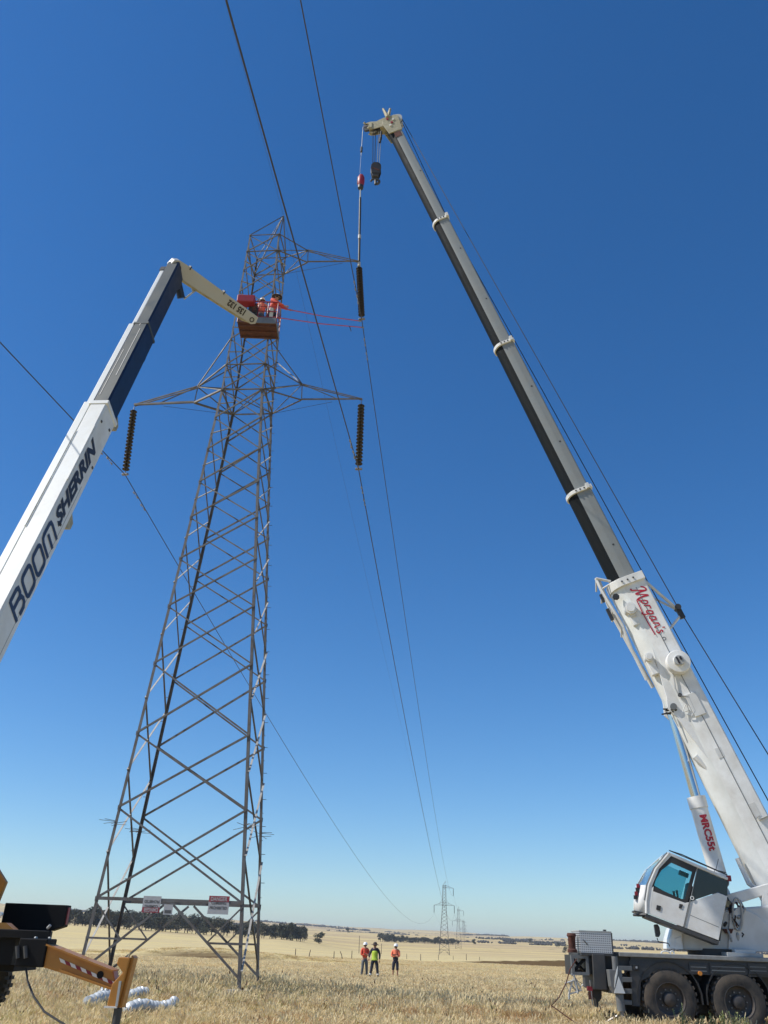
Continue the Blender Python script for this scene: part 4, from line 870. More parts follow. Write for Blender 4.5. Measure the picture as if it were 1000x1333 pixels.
    c = S2P(901, 1169, s1 + .02); MB().lathe([(.03, 0), (.05, 0), (.05, .02), (.03, .02), (.03, 0)], c, SD, 14).build('lock_ring', 'white', t)
    # roof rail, beacon, whip aerial
    MB().tube([S2P(871, 1107, s1), S2P(888, 1112.5, s1), S2P(947, 1139, s1)], .014, 6).tube([S2P(871, 1107, s0), S2P(947, 1139, s0)], .014, 6).tube([S2P(930, 1136, s1), S2P(930, 1132, s1), S2P(945, 1136, s1)], .012, 5).build('roof_rail', 'black_paint', t)
    MB().tube([S2P(932, 1132, .8), S2P(935.5, 1118, .8)], .008, 5).build('aerial', 'hose', t)
    x = S2P(949, 1144, s1 - .05); MB().box(-.05, .05, -.06, .06, -.06, .08, fr=(x, hx, SD, A(0, 0, 1))).build('marker_lamp', 'red_paint', t)
    # nose lamps, striped red and black
    for i in range(4):
        a = S2P(831.5 - i * 1.2, 1153 + i * 5, s1 - .15); MB().box(-.035, .035, -.05, .05, -.05, .045, fr=(a + hx * .02, hx, SD, A(0, 0, 1))).build('striped_marker', 'red_paint' if i % 2 == 0 else 'black_paint', t)
    # seat and controls inside
    c0 = cp(880, 1180); zc = A(0, 0, 1)
    seat = MB().prism([tuple(cp(*p)) for p in ((862, 1190), (899, 1203), (909, 1165), (902, 1150), (897, 1148), (893, 1172), (888, 1184), (866, 1176))], fr, .60, 1.02).build('driver_seat', 'black_paint', t, bevel=.02)
    for (x, y) in ((877, 1160), (881, 1159)):
        MB().tube([S2P(x + 2, y + 12, .9), S2P(x, y, .9)], [.02, .035], 8).build('control_lever', 'black_paint', t)
    MB().prism([tuple(cp(*p)) for p in ((852, 1152), (866, 1160), (864, 1166), (850, 1158))], fr, .5, 1.1).build('dashboard', 'dark_grey', t, bevel=.01)
    MB().prism([tuple(cp(*p)) for p in ((886, 1132), (898, 1137), (897, 1142), (885, 1137))], fr, .9, 1.1).build('sun_visor', 'black_paint', t)
    # mirror on arm
    MB().tube([S2P(872, 1232, .7), S2P(870, 1228, .7), S2P(857, 1226, .7), S2P(855.5, 1221, .7)], .014, 6).build('mirror_arm', 'black_paint', t)
    MB().prism([tuple(cp(*p, .7)) for p in ((851.5, 1203.5), (856, 1203), (858.5, 1207), (859.8, 1216), (858, 1220), (854, 1219.5))], fr, .55, .75).build('mirror', 'dark_grey', t, bevel=.02)
    return dict(SH=SH + armd * .13, blk=blk, D=D)
CR = crane()
# what hangs from the crane
bx = CR['SH']
top = bx + A(0, 0, -3.2); ball_c = onP(470, 235.5, A(bx[0], bx[1], 0), A(0, 1, 0))
def hook_things():
    t = thing('whip_line_weight', tuple(ball_c), 'red capsule shaped hook weight hanging on the thin crane line', 'hook weight'); bpy.context.view_layer.update()
    c = ball_c
    MB().lathe([(.001, .42), (.05, .42), (.10, .36), (.16, .2), (.17, 0), (.16, -.2), (.11, -.33), (.001, -.36)], c, (0, 0, 1), 20).build('capsule', 'red_paint', t, smooth=True)
    MB().lathe([(.11, -.3), (.14, -.34), (.13, -.5), (.07, -.56), (.001, -.56)], c, (0, 0, 1), 14).build('swivel', 'black_paint', t, smooth=True)
    MB().box(-.175, -.16, -.06, .06, -.2, .22, fr=(c, A(1, 0, 0), A(0, 1, 0), A(0, 0, 1))).build('white_label', 'white', t)
    MB().tube([c + A(0, 0, .4), top], .008, 6).build('line', 'light_grey', t)
    s = thing('insulated_link_stick', tuple(tip_u), 'long dark link pole with pale sleeves between the red weight and the upper insulator', 'link stick'); bpy.context.view_layer.update()
    a = c + A(0, 0, -.55); b = tip_u + A(.0, 0, .0)
    L_ = lambda f: a + (b - a) * f
    MB().tube([L_(0), L_(.12)], .03, 8).build('steel_end', 'light_grey', s); MB().tube([L_(.12), L_(1)], .052, 12).build('pole', 'black_paint', s, smooth=True)
    for f in (.62, .97): MB().tube([L_(f), L_(f + .045)], .068, 12).build('sleeve', 'light_grey', s)
    k = CR['blk']; h = thing('hook_block', tuple(k), 'black multi sheave hook block hanging beside the crane boom tip', 'hook block'); bpy.context.view_layer.update()
    for sgn in (-1, 1):
        MB().prism([(-.24, .1), (-.22, .35), (-.1, .5), (.12, .5), (.25, .35), (.27, .1), (.2, -.25), (-.18, -.25)], (k, A(1, 0, 0), A(0, 0, 1), A(0, 1, 0)), sgn * .16 - .015, sgn * .16 + .015).build('cheek_plate', 'black_paint', h, bevel=.01)
    for s_ in (-.08, 0, .08): MB().lathe([(.001, -.03), (.25, -.03), (.21, 0), (.25, .03), (.001, .03)], k + A(0, s_, .15), (0, 1, 0), 20).build('sheave', 'dark_grey', h, smooth=True)
    MB().box(-.20, .20, -.185, -.176, -.02, .06, fr=(k, unit(A(1, 0, -.5)), A(0, 1, 0), unit(A(.5, 0, 1)))).build('pale_stripe', 'rust', h)
    MB().box(-.15, .15, -.15, .15, -.42, -.25, fr=(k, A(1, 0, 0), A(0, 1, 0), A(0, 0, 1))).build('crosshead', 'dark_grey', h, bevel=.02)
    pts = [k + A(math.sin(q) * .20, 0, -.66 - math.cos(q) * .18) for q in np.linspace(.2, 4.6, 14)]
    MB().tube([k + A(0, 0, -.4), pts[0] + A(-.02, 0, .3)] + pts, [.06, .06] + [.075 - .002 * i for i in range(14)], 10).build('hook', 'dark_grey', h, smooth=True)
hook_things()

# ------------------------------------------------------------------ boom lift truck (left)
YE = 14.5; YEN = 13.25
EB = {}
def boom_lift():
    t = thing('boom_lift_truck', (-7.2, YE, 0), 'boom lift truck at the left edge with long white and navy boom and yellow stabiliser', 'boom lift truck'); bpy.context.view_layer.update()
    EL = dep(229, 352, 27.6); PV = onY(-152, 1105, YE)
    D = EL - PV; Lb = np.linalg.norm(D); D /= Lb; hz = unit(A(D[0], D[1], 0)); SD = A(hz[1], -hz[0], 0)       # SD to the right (camera side)
    TP = unit(np.cross(SD, D)); 
    if TP[2] < 0: TP = -TP                        # top normal
    def BP(a, s=0, n=0): return PV + D * a + SD * s + TP * n
    def px(P): P = P - O; fw = P @ Fv; a = FPX * (P @ Rv) / fw; b = -FPX * (P @ Uv) / fw; return 500 + a * cR - b * sR, 666.5 + a * sR + b * cR
    def at(py):
        lo, hi = 0., Lb
        for _ in range(40):
            m_ = (lo + hi) / 2
            if px(BP(m_))[1] > py: lo = m_
            else: hi = m_
        return lo
    fr = (PV, SD, TP, D)
    def beam(name, a0, a1, wd, hg, mtop, mside, off=(0, 0), bev=.02):
        o_, s_, n_, d_ = fr; x0, x1, y0, y1 = off[0] - wd / 2, off[0] + wd / 2, off[1] - hg / 2, off[1] + hg / 2
        b_ = .045; pr = [(x0, y0 + b_), (x0 + b_, y0), (x1 - b_, y0), (x1, y0 + b_), (x1, y1 - b_), (x1 - b_, y1), (x0 + b_, y1), (x0, y1 - b_)]
        n = 8; V = [BP(a, x, y) for a in (a0, a1) for x, y in pr]; mb = MB(); top_f = (5,)
        mb.add(V, [(i, (i + 1) % n, (i + 1) % n + n, i + n) for i in range(n) if i != 5] + [tuple(range(n))[::-1], tuple(range(n, 2 * n))], 1)
        mb.add([V[5], V[6], V[14], V[13]], [(0, 1, 2, 3)], 0)
        o = mb.build(name, [mtop, mside], t)
        import bmesh
        bm = bmesh.new(); bm.from_mesh(o.data); bmesh.ops.remove_doubles(bm, verts=bm.verts, dist=1e-4); bm.to_mesh(o.data); bm.free()
        return o
    a1 = at(536); a2 = at(432)
    W1, H1 = .47, .74
    beam('boom_section', -.4, a1, W1, H1, 'white', 'white')
    beam('boom_section', a1 - .5, a2, .44, .68, 'silver', 'navy'); beam('boom_section', a2 - .5, Lb, .405, .63, 'silver', 'navy')
    # angled steel collars
    MB().box(-W1 / 2 - .02, W1 / 2 + .02, -H1 / 2 - .02, H1 / 2 + .02, a1 - .16, a1 - .02, fr=fr).build('boom_collar', 'white', t, bevel=.01)
    MB().box(-.232, .232, -.352, .352, a2 - .1, a2, fr=fr).build('boom_collar', 'silver', t, bevel=.01)
    # cable tray along the left top edge
    MB().box(-W1 / 2 - .20, -W1 / 2 - .005, -.05, .34, -.2, a1 + .0, fr=fr).build('cable_tray', 'white', t, bevel=.015)
    MB().box(-W1 / 2 - .15, -W1 / 2 + .01, .05, .31, a1, a2 - .02, fr=fr).build('cable_tray', 'white', t, bevel=.01)
    MB().box(-.33, -.21, .06, .27, a2 - .02, Lb - .5, fr=fr).build('cable_tray', 'white', t, bevel=.01)
    MB().box(-.36, -.19, .04, .29, Lb - .5, Lb - .28, fr=fr).build('tray_end', 'black_paint', t)
    MB().box(-.195, -.17, .315, .322, a1 + .1, a2 - .2, fr=fr).build('tray_slot', 'black_paint', t)
    for s_, aa, bb in ((-.12, .3, 2.5), (.05, 1.2, 3.6), (-.02, 3.9, 5.2)): MB().box(s_, s_ + .015, .3405, .348, a1 + aa, min(a1 + bb, a2 - .2), fr=fr).build('wear_strip', 'white_stripe', t)
    for aa, bb, s_ in ((at(700), at(575), -.22), (at(640), at(570), .21)): MB().box(s_ - .012, s_ + .012, H1 / 2, H1 / 2 + .03, aa, bb, fr=fr).build('edge_bar', 'white', t)
    for a_, n_ in ((at(560), .25), (at(553), -.2), (at(585), .2), (at(600), -.25), (at(680), -.1)): MB().box(W1 / 2, W1 / 2 + .02, n_ - .03, n_ + .03, a_, a_ + .06, fr=fr).build('bolt_head', 'dark_grey', t)
    for a_, n_ in ((a1 - .15, -.43), (at(668), -.46)): MB().prism([(0, 0), (.5, 0), (.35, -.22), (.15, -.22)], (BP(a_, 0, n_), D, TP, SD), -.1, .14).build('guide_lug', 'olive', t, bevel=.01)
    MB().prism([(0, 0), (.45, 0), (.3, -.16), (.1, -.16)], (BP(a2 - 1.0, 0, -.32), D, TP, SD), -.1, .1).build('guide_lug', 'black_paint', t)
    sc = W1 / 2 + .003
    MB().box(0, .004, -.003, .003, 0, 6.0, fr=(BP(at(900), W1 / 2, -.20), SD, TP, D)).build('side_seam', 'grey_text', t)
    # lettering reading up the boom
    xd = D; yd = TP
    def rounded(x, w_, h_, r_=.22): 
        P = []
        for cx, cy, a0 in ((x + w_ - r_, h_ - r_, 0), (x + r_, h_ - r_, 90), (x + r_, r_, 180), (x + w_ - r_, r_, 270)):
            for q in range(5): a = math.radians(a0 + q * 22.5); P.append((cx + r_ * math.cos(a), cy + r_ * math.sin(a)))
        return P + [P[0], P[1]]
    sk = .22; LT = []
    def sk_(P): return [(x + sk * y, y) for x, y in P]
    LT.append(sk_([(0, 1.05), (0, -.05)])); LT.append(sk_([(0, 1.), (.66, 1.), (.84, .92), (.86, .68), (.74, .56), (.05, .56)])); LT.append(sk_([(.6, .56), (.86, .46), (.94, .3), (.92, .12), (.76, .0), (.34, .0)]))
    LT.append(sk_(rounded(1.24, .92, 1.))); LT.append(sk_(rounded(2.46, .92, 1.)))
    LT.append(sk_([(3.68, -.05), (3.68, .74), (3.76, .93), (3.94, 1.), (4.60, 1.), (4.78, .93), (4.84, .74), (4.84, -.05)])); LT.append(sk_([(4.26, -.05), (4.26, .74)]))
    hB = .47; aB = at(800); aB2 = at(688)
    fx = (aB2 - aB) / 5.1
    strokes([(.10, [(x * fx, y * hB) for x, y in P]) for P in LT if len(P) > 1], .08, BP(aB, sc, -.20), xd, yd, 'navy_text', t)
    aS = at(683); aSe = at(580)
    cu = bpy.data.curves.new('t', 'FONT'); cu.body = 'SHERRIN'; cu.size = .34 / .7; cu.shear = .3; cu.offset = .026; to = bpy.data.objects.new('t', cu); COL.objects.link(to); bpy.context.view_layer.update(); wS = to.dimensions.x; bpy.data.objects.remove(to)
    text_part('SHERRIN', .34, BP(aS, sc, -.08), xd, yd, 'black_text', t, shear=.3, bold=.026, sx=(aSe - aS) / wS)
    # knuckle and upper jib
    JE = dep(328, 414, 29.6); J0 = EL + D * .05 + TP * .1; JD = unit(JE - J0); LJ = np.linalg.norm(JE - J0); JT = unit(np.cross(SD, JD)); JT = JT if JT[2] > 0 else -JT
    JS = unit(np.cross(JD, JT)); JS = JS if JS[0] > 0 or JS[1] < 0 else -JS
    # side that looks at the camera
    JS = unit(-(ray(280, 380)) - JD * np.dot(-(ray(280, 380)), JD)); JN = unit(np.cross(JD, JS)); JN = JN if JN[2] > 0 else -JN
    jf = (J0, JD, JN, JS)
    MB().prism([(-.25, -.06), (-.2, .18), (-.05, .26), (.3, .27), (LJ + .12, .15), (LJ + .16, -.10), (LJ + .02, -.20), (.6, -.24), (.1, -.22)], jf, -.18, .18).build('upper_jib', 'jib_white', t, bevel=.02)
    MB().prism([(.25, -.24), (LJ * .98, -.205), (LJ * .9, -.27), (.35, -.31)], jf, -.19, .15).build('jib_liner', 'olive', t)
    MB().tube([J0 - JS * .26, J0 + JS * .22], .13, 16).build('knuckle_pin', 'navy', t)
    MB().prism([(Lb - .5, -.40), (Lb + .1, -.25), (Lb + .15, .2), (Lb - .1, .29), (Lb - .9, .28), (Lb - 1.2, -.2)], (PV, D, TP, SD), -.19, .19).build('knuckle', 'navy', t, bevel=.03)
    cA = BP(Lb - 1.0, .1, -.62); cB = BP(Lb - .2, .1, -.75)
    cyl0 = dep(236, 388, 27.8); cyl1 = dep(231, 366, 27.7); jl = dep(256, 377, 28.2)
    MB().tube([cyl0, cyl1], .13, 12).build('jib_cylinder', 'navy', t, smooth=True)
    MB().tube([dep(240, 389, 27.8), jl], .03, 8).tube([jl, dep(262, 375, 28.3)], .09, 8).tube([dep(252, 379, 28.2), dep(250, 372, 28.2)], .05, 8).build('jib_link', 'light_grey', t, smooth=True)
    for f, z in ((.12, .28), (.56, .23)): MB().box(f * LJ - .02, f * LJ + .02, z - .1, z + .03, .0, .19, fr=jf).build('jib_lug', 'black_paint', t)
    text_part('135 132', .20, J0 + JD * (LJ * .885) + JN * .10 + JS * .183, -JD, -JN, 'black_text', t, bold=.014, sx=.82)
    MB().lathe([(.06, 0), (.09, 0), (.09, .02), (.06, .02)], J0 + JD * (LJ - .05) - JN * .05 + JS * .18, JS, 12).build('pin_cap', 'black_text', t)
    # ---- basket
    zb = onY(334, 420, 25.2)[2]
    nl = onY(309, 419, 25.2); nr_ = onY(358, 419, 25.2); x0, x1 = nl[0], nr_[0] + .05; y0, y1 = 25.2, 26.12
    EB.update(x0=x0, x1=x1, y0=y0, y1=y1, z=zb)
    MB().box(x0, x1, y0, y1, zb - .03, zb + .02).build('basket_floor', 'rust', t, bevel=.01)
    for i in range(3): MB().box(x0 + .05, x1 - .05, y0 + .10 + i * .33, y0 + .17 + i * .33, zb - .09, zb - .03).build('floor_joist', 'rust', t)
    xm = onY(334, 415, y0)[0]
    MB().box(xm, x1, y0 - .02, y0, zb - .02, zb + .26).build('basket_skirt', 'mid_grey', t); MB().box(x1, x1 + .02, y0, y1, zb - .02, zb + .24).build('basket_skirt', 'mid_grey', t); MB().box(x0, x1, y1, y1 + .02, zb - .02, zb + .24).build('basket_skirt', 'mid_grey', t); MB().box(x0, xm, y0 - .02, y0, zb - .02, zb + .13).build('basket_skirt', 'rust', t)
    for zz, rr in ((.30, .014), (.58, .02), (.82, .014), (1.05, .028)):
        MB().tube([(x0, y0, zb + zz), (x1, y0, zb + zz), (x1, y1, zb + zz), (x0, y1, zb + zz), (x0, y0, zb + zz)], rr, 7).build('guard_rail', 'red_paint', t)
    for x in np.linspace(x0, x1, 5):
        for y in (y0, y1): MB().tube([(x, y, zb), (x, y, zb + 1.05)], .02, 6).build('rail_post', 'red_paint', t)
    for i, (p0, p1, m_) in enumerate(((346, 349.5, 'mid_grey'), (351, 355.5, 'canvas'))):
        xa = onY(p0, 405, y0)[0]; xb = onY(p1, 405, y0)[0]; MB().box(xa, xb, y0 + .02, y0 + .15, zb + .28, zb + .80).build('tool_bag', m_, t, bevel=.02)
    c = onY(321.5, 394.5, y0 - .1); MB().box(c[0] - .34, c[0] + .34, y0 - .42, y0 - .05, c[2] - .19, c[2] + .15).build('control_box', 'red_paint', t, bevel=.03)
    c = onY(331, 406, y0); MB().box(c[0] - .22, c[0] + .14, y0 - .12, y0 + .1, c[2] - .22, c[2] + .18).build('basket_mount', 'black_paint', t, bevel=.02); MB().box(c[0] - .05, c[0] + .12, y0 - .16, y0 - .12, c[2] - .1, c[2] + .3).build('basket_pivot', 'rust', t)
    for i in range(5): q = c + A(random.uniform(-.3, .2), -.15, random.uniform(-.1, .2)); MB().tube([q, q + A(random.uniform(-.1, .1), -.05, -.18), q + A(random.uniform(-.2, .2), 0, -.3)], .014, 6).build('hydraulic_hose', 'hose', t, smooth=True)

    # ---- truck
    def R(px0, py0, px1, py1, y=YEN): mx, my = (px0 + px1) / 2, (py0 + py1) / 2; return onY(px0, my, y)[0], onY(px1, my, y)[0], onY(mx, py1, y)[2], onY(mx, py0, y)[2]
    x0, x1, z0, z1 = R(0, 1210.5, 66, 1222); xr = x1; xL = xr - 10.5
    xf = xr * (YEN + 2.5) / YEN; MB().prism([(xL, YEN), (xr, YEN), (xr * 1.02, YEN + .3), (xf, YEN + 2.5), (xL, YEN + 2.5)], (A(0, 0, 0), A(1, 0, 0), A(0, 1, 0), A(0, 0, 1)), z0, z1).build('deck', 'truck_black', t, bevel=.01)
    xa_, xb_, za_, zb_ = R(22, 1221.5, 59, 1259, YEN - .3); MB().box(xa_, xb_, YEN - .3, YEN + .1, za_, zb_).build('stabiliser_housing', 'truck_black', t, bevel=.015)
    x0, x1, z0_, z1_ = R(30, 1222, 60, 1258); MB().box(xL, x1 - .5, YEN + .12, YEN + 1.6, z0_, z1_ + .1).build('chassis', 'truck_black', t)
    x0, x1, z0_, z1_ = R(0, 1222, 30, 1266); MB().box(xL, x1 - .2, YEN + .3, YEN + 1.2, z0_, z1_ + .1).build('chassis_rail', 'truck_black', t)
    for i, (a, b) in enumerate(((28, 36), (38, 46))): x0, x1, z0_, z1_ = R(a, 1226, b, 1252, YEN); MB().tube([(x0 + .04, YEN - .31, z1_ - .05), (x1, YEN - .31, z0_ + .05)], .03, 8).build('air_pipe', 'dark_grey', t)
    x0, x1, z0_, z1_ = R(3, 1177.5, 85, 1211, YEN + 1.9); z1_ += .01
    MB().prism([(x0, z0_), (x0, z1_), (x1, z1_), (x1, z0_ + .07), (x1 - .2, z0_)], (A(0, 0, 0), A(1, 0, 0), A(0, 0, 1), A(0, 1, 0)), YEN + 1.9, YEN + 2.12).build('stowage_bin', 'truck_black', t, bevel=.01)
    MB().box(x1, x1 + .012, YEN + 1.95, YEN + 2.05, z0_ + .1, z1_ - .03).build('tail_lamp', 'red_paint', t)
    MB().tube([A(xr - .06, YEN, z1 + .03), A(xr - .02, YEN - .02, z1 + .07)], .02, 6).build('deck_hook', 'light_grey', t)
    for q, rr in ((40, .02), (58, .016)): c = onY(q + 6, 1221, YEN); MB().tube([c, c + A(.03, -.03, .0)], rr, 6).build('deck_stud', 'light_grey', t)
    # turret: yellow, mostly beyond the edge of the view
    x0, x1, z0_, z1_ = R(-34, 1137, 6, 1210, YE + .42)
    MB().prism([(x1 - 2.2, z0_), (x1 - 2.3, z1_ + .9), (x1 - .75, z1_ + .7), (x1 - .35, z1_ + .25), (x1, z1_ - .12), (x1 - .07, z0_ + .35), (x1 - .12, z0_)], (A(0, 0, 0), A(1, 0, 0), A(0, 0, 1), A(0, 1, 0)), YE - .35, YE - .25).prism([(x1 - 2.2, z0_), (x1 - 2.3, z1_ + .9), (x1 - .75, z1_ + .7), (x1 - .35, z1_ + .25), (x1, z1_ - .12), (x1 - .07, z0_ + .35), (x1 - .12, z0_)], (A(0, 0, 0), A(1, 0, 0), A(0, 0, 1), A(0, 1, 0)), YE + .3, YE + .4).build('turret', 'yellow', t, bevel=.01)
    x0, x1, z0_, z1_ = R(-5, 1201, 9, 1210, YEN + .6); MB().prism([(x0, z0_), (x0, z1_), (x1 - .02, z1_), (x1 + .12, z0_)], (A(0, 0, 0), A(1, 0, 0), A(0, 0, 1), A(0, 1, 0)), YEN + .6, YEN + .8).build('turret_foot', 'yellow', t); MB().tube([onY(2, 1190, YEN + .5), onY(2, 1190, YEN + .5) + A(0, -.05, 0)], .03, 8).build('turret_stud', 'white', t)
    MB().lathe([(.001, 0), (.75, 0), (.75, .16), (.001, .16)], (PV[0] + .2, YE, z1), (0, 0, 1), 30).build('slew_ring', 'truck_black', t)
    MB().prism([(-.5, 0), (.5, 0), (.35, PV[2] - z1 + .2), (-.35, PV[2] - z1 + .2)], (A(PV[0], YE, z1 + .16), A(1, 0, 0), A(0, 0, 1), A(0, 1, 0)), -.24, .24).build('boom_pedestal', 'yellow', t, bevel=.02)
    MB().prism([(xL + .1, .7), (xL + 2.0, .7), (xL + 2.0, 2.9), (xL + .5, 2.9), (xL, 1.8)], (A(0, 0, 0), A(1, 0, 0), A(0, 0, 1), A(0, 1, 0)), YEN, YEN + 2.5).build('driver_cab', 'white', t, bevel=.05)
    cw = onY(-30, 1276, YEN + 2.3)
    for k, xx in enumerate((cw[0], cw[0] - 1.35, xL + 1.2)):
        for cy, nn in ((YEN + .2, -1), (YEN + 2.3, 1)): wheel(t, xx, cy, cw[2], .53, .30, nn, 'rubber' if k else 'rubber')
        MB().tube([(xx, YEN + .3, cw[2]), (xx, YEN + 2.2, cw[2])], .1, 8).build('axle', 'truck_black', t)
    # stabiliser: yellow box beam sloping out and down, foot post and leg
    yb = YEN - .25
    Q = lambda a, b, y=yb: onY(a, b, y)
    p = [Q(46, 1227), Q(62, 1229), Q(147, 1263), Q(152, 1291), Q(100, 1273), Q(46, 1256)]
    pr = [(q[0], q[2]) for q in p]
    F0 = (A(0, 0, 0), A(1, 0, 0), A(0, 0, 1), A(0, 1, 0))
    MB().prism(pr, F0, yb, yb + .26).build('stabiliser_beam', 'yellow', t, bevel=.015)
    e0, e1 = Q(62, 1228.6), Q(148, 1262.6); MB().box(0, np.linalg.norm(e1 - e0), -.05, .29, 0, .022, fr=(A(e0[0], yb, e0[2]), unit(A(e1[0] - e0[0], 0, e1[2] - e0[2])), A(0, 1, 0), unit(np.cross(unit(A(e1[0] - e0[0], 0, e1[2] - e0[2])), A(0, 1, 0))) * -1)).build('beam_flange', 'yellow', t)
    e0, e1 = Q(78, 1264.5), Q(150, 1290); dd = unit(A(e1[0] - e0[0], 0, e1[2] - e0[2])); MB().box(0, np.linalg.norm(e1 - e0), -.06, .28, -.024, 0, fr=(A(e0[0], yb, e0[2]), dd, A(0, 1, 0), unit(np.cross(dd, A(0, -1, 0))))).build('beam_flange', 'yellow', t)
    # red and white hazard stripes
    for i in range(11):
        f = i / 11; a = A(77 + 76 * f, 1247 + 33 * f); w2 = 76 / 11; pts = [(a[0], a[1] - .2), (a[0] + w2, a[1] + 3.), (a[0] + w2 + 2.2, a[1] + 8.6), (a[0] + 2.2, a[1] + 5.6)]
        P4 = [Q(x, y, yb - .006) for x, y in pts]; MB().prism([(q[0], q[2]) for q in P4], F0, yb - .006, yb - .001).build('hazard_stripe', 'white_stripe' if i % 2 == 0 else 'red_paint', t)
    c = Q(130.5, 1269, yb - .01); MB().tube([A(c[0], yb - .012, c[2]), A(c[0], yb + .02, c[2])], .046, 16).build('pin_hole', 'truck_black', t)
    x0, x1, z0_, z1_ = rect(146, 1246, 160, 1313, yb - .08); dz_ = .03
    MB().prism([(x0 + .03, z1_), (x1 + .04, z1_), (x1 - .03, z0_), (x0 - .02, z0_ + .03), (x0 + .0, z0_ + .28), (x0 + .12, z0_ + .42), (x0 + .02, z0_ + .52)], F0, yb - .08, yb + .18).build('stabiliser_post', 'yellow', t, bevel=.01)
    x2 = onY(168, 1280, yb - .08)[0]
    MB().prism([(x1 + .043, z1_ + .03), (x2, z1_ - .0), (x2 - .07, z0_), (x1 - .027, z0_ + .02)], F0, yb + .0, yb + .22).build('post_side_plate', 'yellow', t, bevel=.008)
    MB().box(x0 - .05, x0 + .12, yb - .11, yb - .08, z0_ + .005, z0_ + .025).build('foot_pin', 'white_stripe', t)
    MB().box(x1 - .05, x1 - .02, yb - .10, yb - .08, z0_ + .03, z0_ + .32).build('latch_rod', 'light_grey', t); MB().tube([A(x1 + .0, yb, z1_), A(x1 + .02, yb, z1_ + .06)], .015, 6).build('post_hook', 'olive', t)
    xl_ = onY(150, 1325, yb)[0]; MB().tube([A(xl_ + .01, yb + .05, z0_), A(xl_, yb + .05, .1)], .055, 14).build('stabiliser_leg', 'dark_grey', t, smooth=True)
    MB().lathe([(.001, .08), (.16, .08), (.22, 0), (.001, 0)], (xl_, yb + .05, .02), (0, 0, 1), 20).build('stabiliser_foot', 'dark_grey', t)
    # air hose drooping to the ground
    H_ = [onY(34, 1262, YEN), onY(36, 1277, YEN - .1), onY(44, 1297, YEN - .3), onY(58, 1317, YEN - .5), onY(75, 1328, YEN - .7), onY(88, 1336, YEN - .9)]
    MB().tube(H_ + [A(H_[-1][0] + .5, H_[-1][1] - .8, .1), A(H_[-1][0] + 1.4, H_[-1][1] - 1.6, .03)], .014, 7).build('air_hose', 'hose', t, smooth=True)
boom_lift()

# ------------------------------------------------------------------ people
def skin(name, V, E_, Rr, m_, parent, sub=1, root=0):
    me = bpy.data.meshes.new(name); me.from_pydata([tuple(map(float, v)) for v in V], E_, []); me.materials.append(MATS[m_])
    o = bpy.data.objects.new(name, me); COL.objects.link(o)
    sm = o.modifiers.new('skin', 'SKIN'); sm.use_smooth_shade = True
    lay = me.skin_vertices[0].data if len(me.skin_vertices) else None
    for i, r in enumerate(Rr):
        lay[i].radius = r if hasattr(r, '__len__') else (r, r); lay[i].use_root = (i == root)
    if sub: s = o.modifiers.new('sub', 'SUBSURF'); s.levels = sub; s.render_levels = sub
    return o
def skin_obj(name, V, E_, Rr, m_, parent, sub=1, root=0):
    me = bpy.data.meshes.new(name); me.from_pydata([tuple(map(float, v)) for v in V], E_, []); me.update()
    o = bpy.data.objects.new(name, me); COL.objects.link(o)
    sm = o.modifiers.new('skin', 'SKIN'); sm.use_smooth_shade = True
    if not len(me.skin_vertices):
        bpy.context.view_layer.objects.active = o
        import bmesh
        bm = bmesh.new(); bm.from_mesh(me); bm.verts.layers.skin.verify(); bm.to_mesh(me); bm.free()
    lay = me.skin_vertices[0].data
    for i, r in enumerate(Rr):
        lay[i].radius = tuple(r) if hasattr(r, '__len__') else (r, r); lay[i].use_root = (i == root)
    if sub: s = o.modifiers.new('sub', 'SUBSURF'); s.levels = sub; s.render_levels = sub
    bpy.context.view_layer.update()
    me2 = bpy.data.meshes.new_from_object(o.evaluated_get(bpy.context.evaluated_depsgraph_get())); me2.name = name
    bpy.data.objects.remove(o); me2.materials.clear(); me2.materials.append(MATS[m_])
    for p in me2.polygons: p.use_smooth = True; p.material_index = 0
    o = bpy.data.objects.new(name, me2); COL.objects.link(o); o.parent = parent
    return o
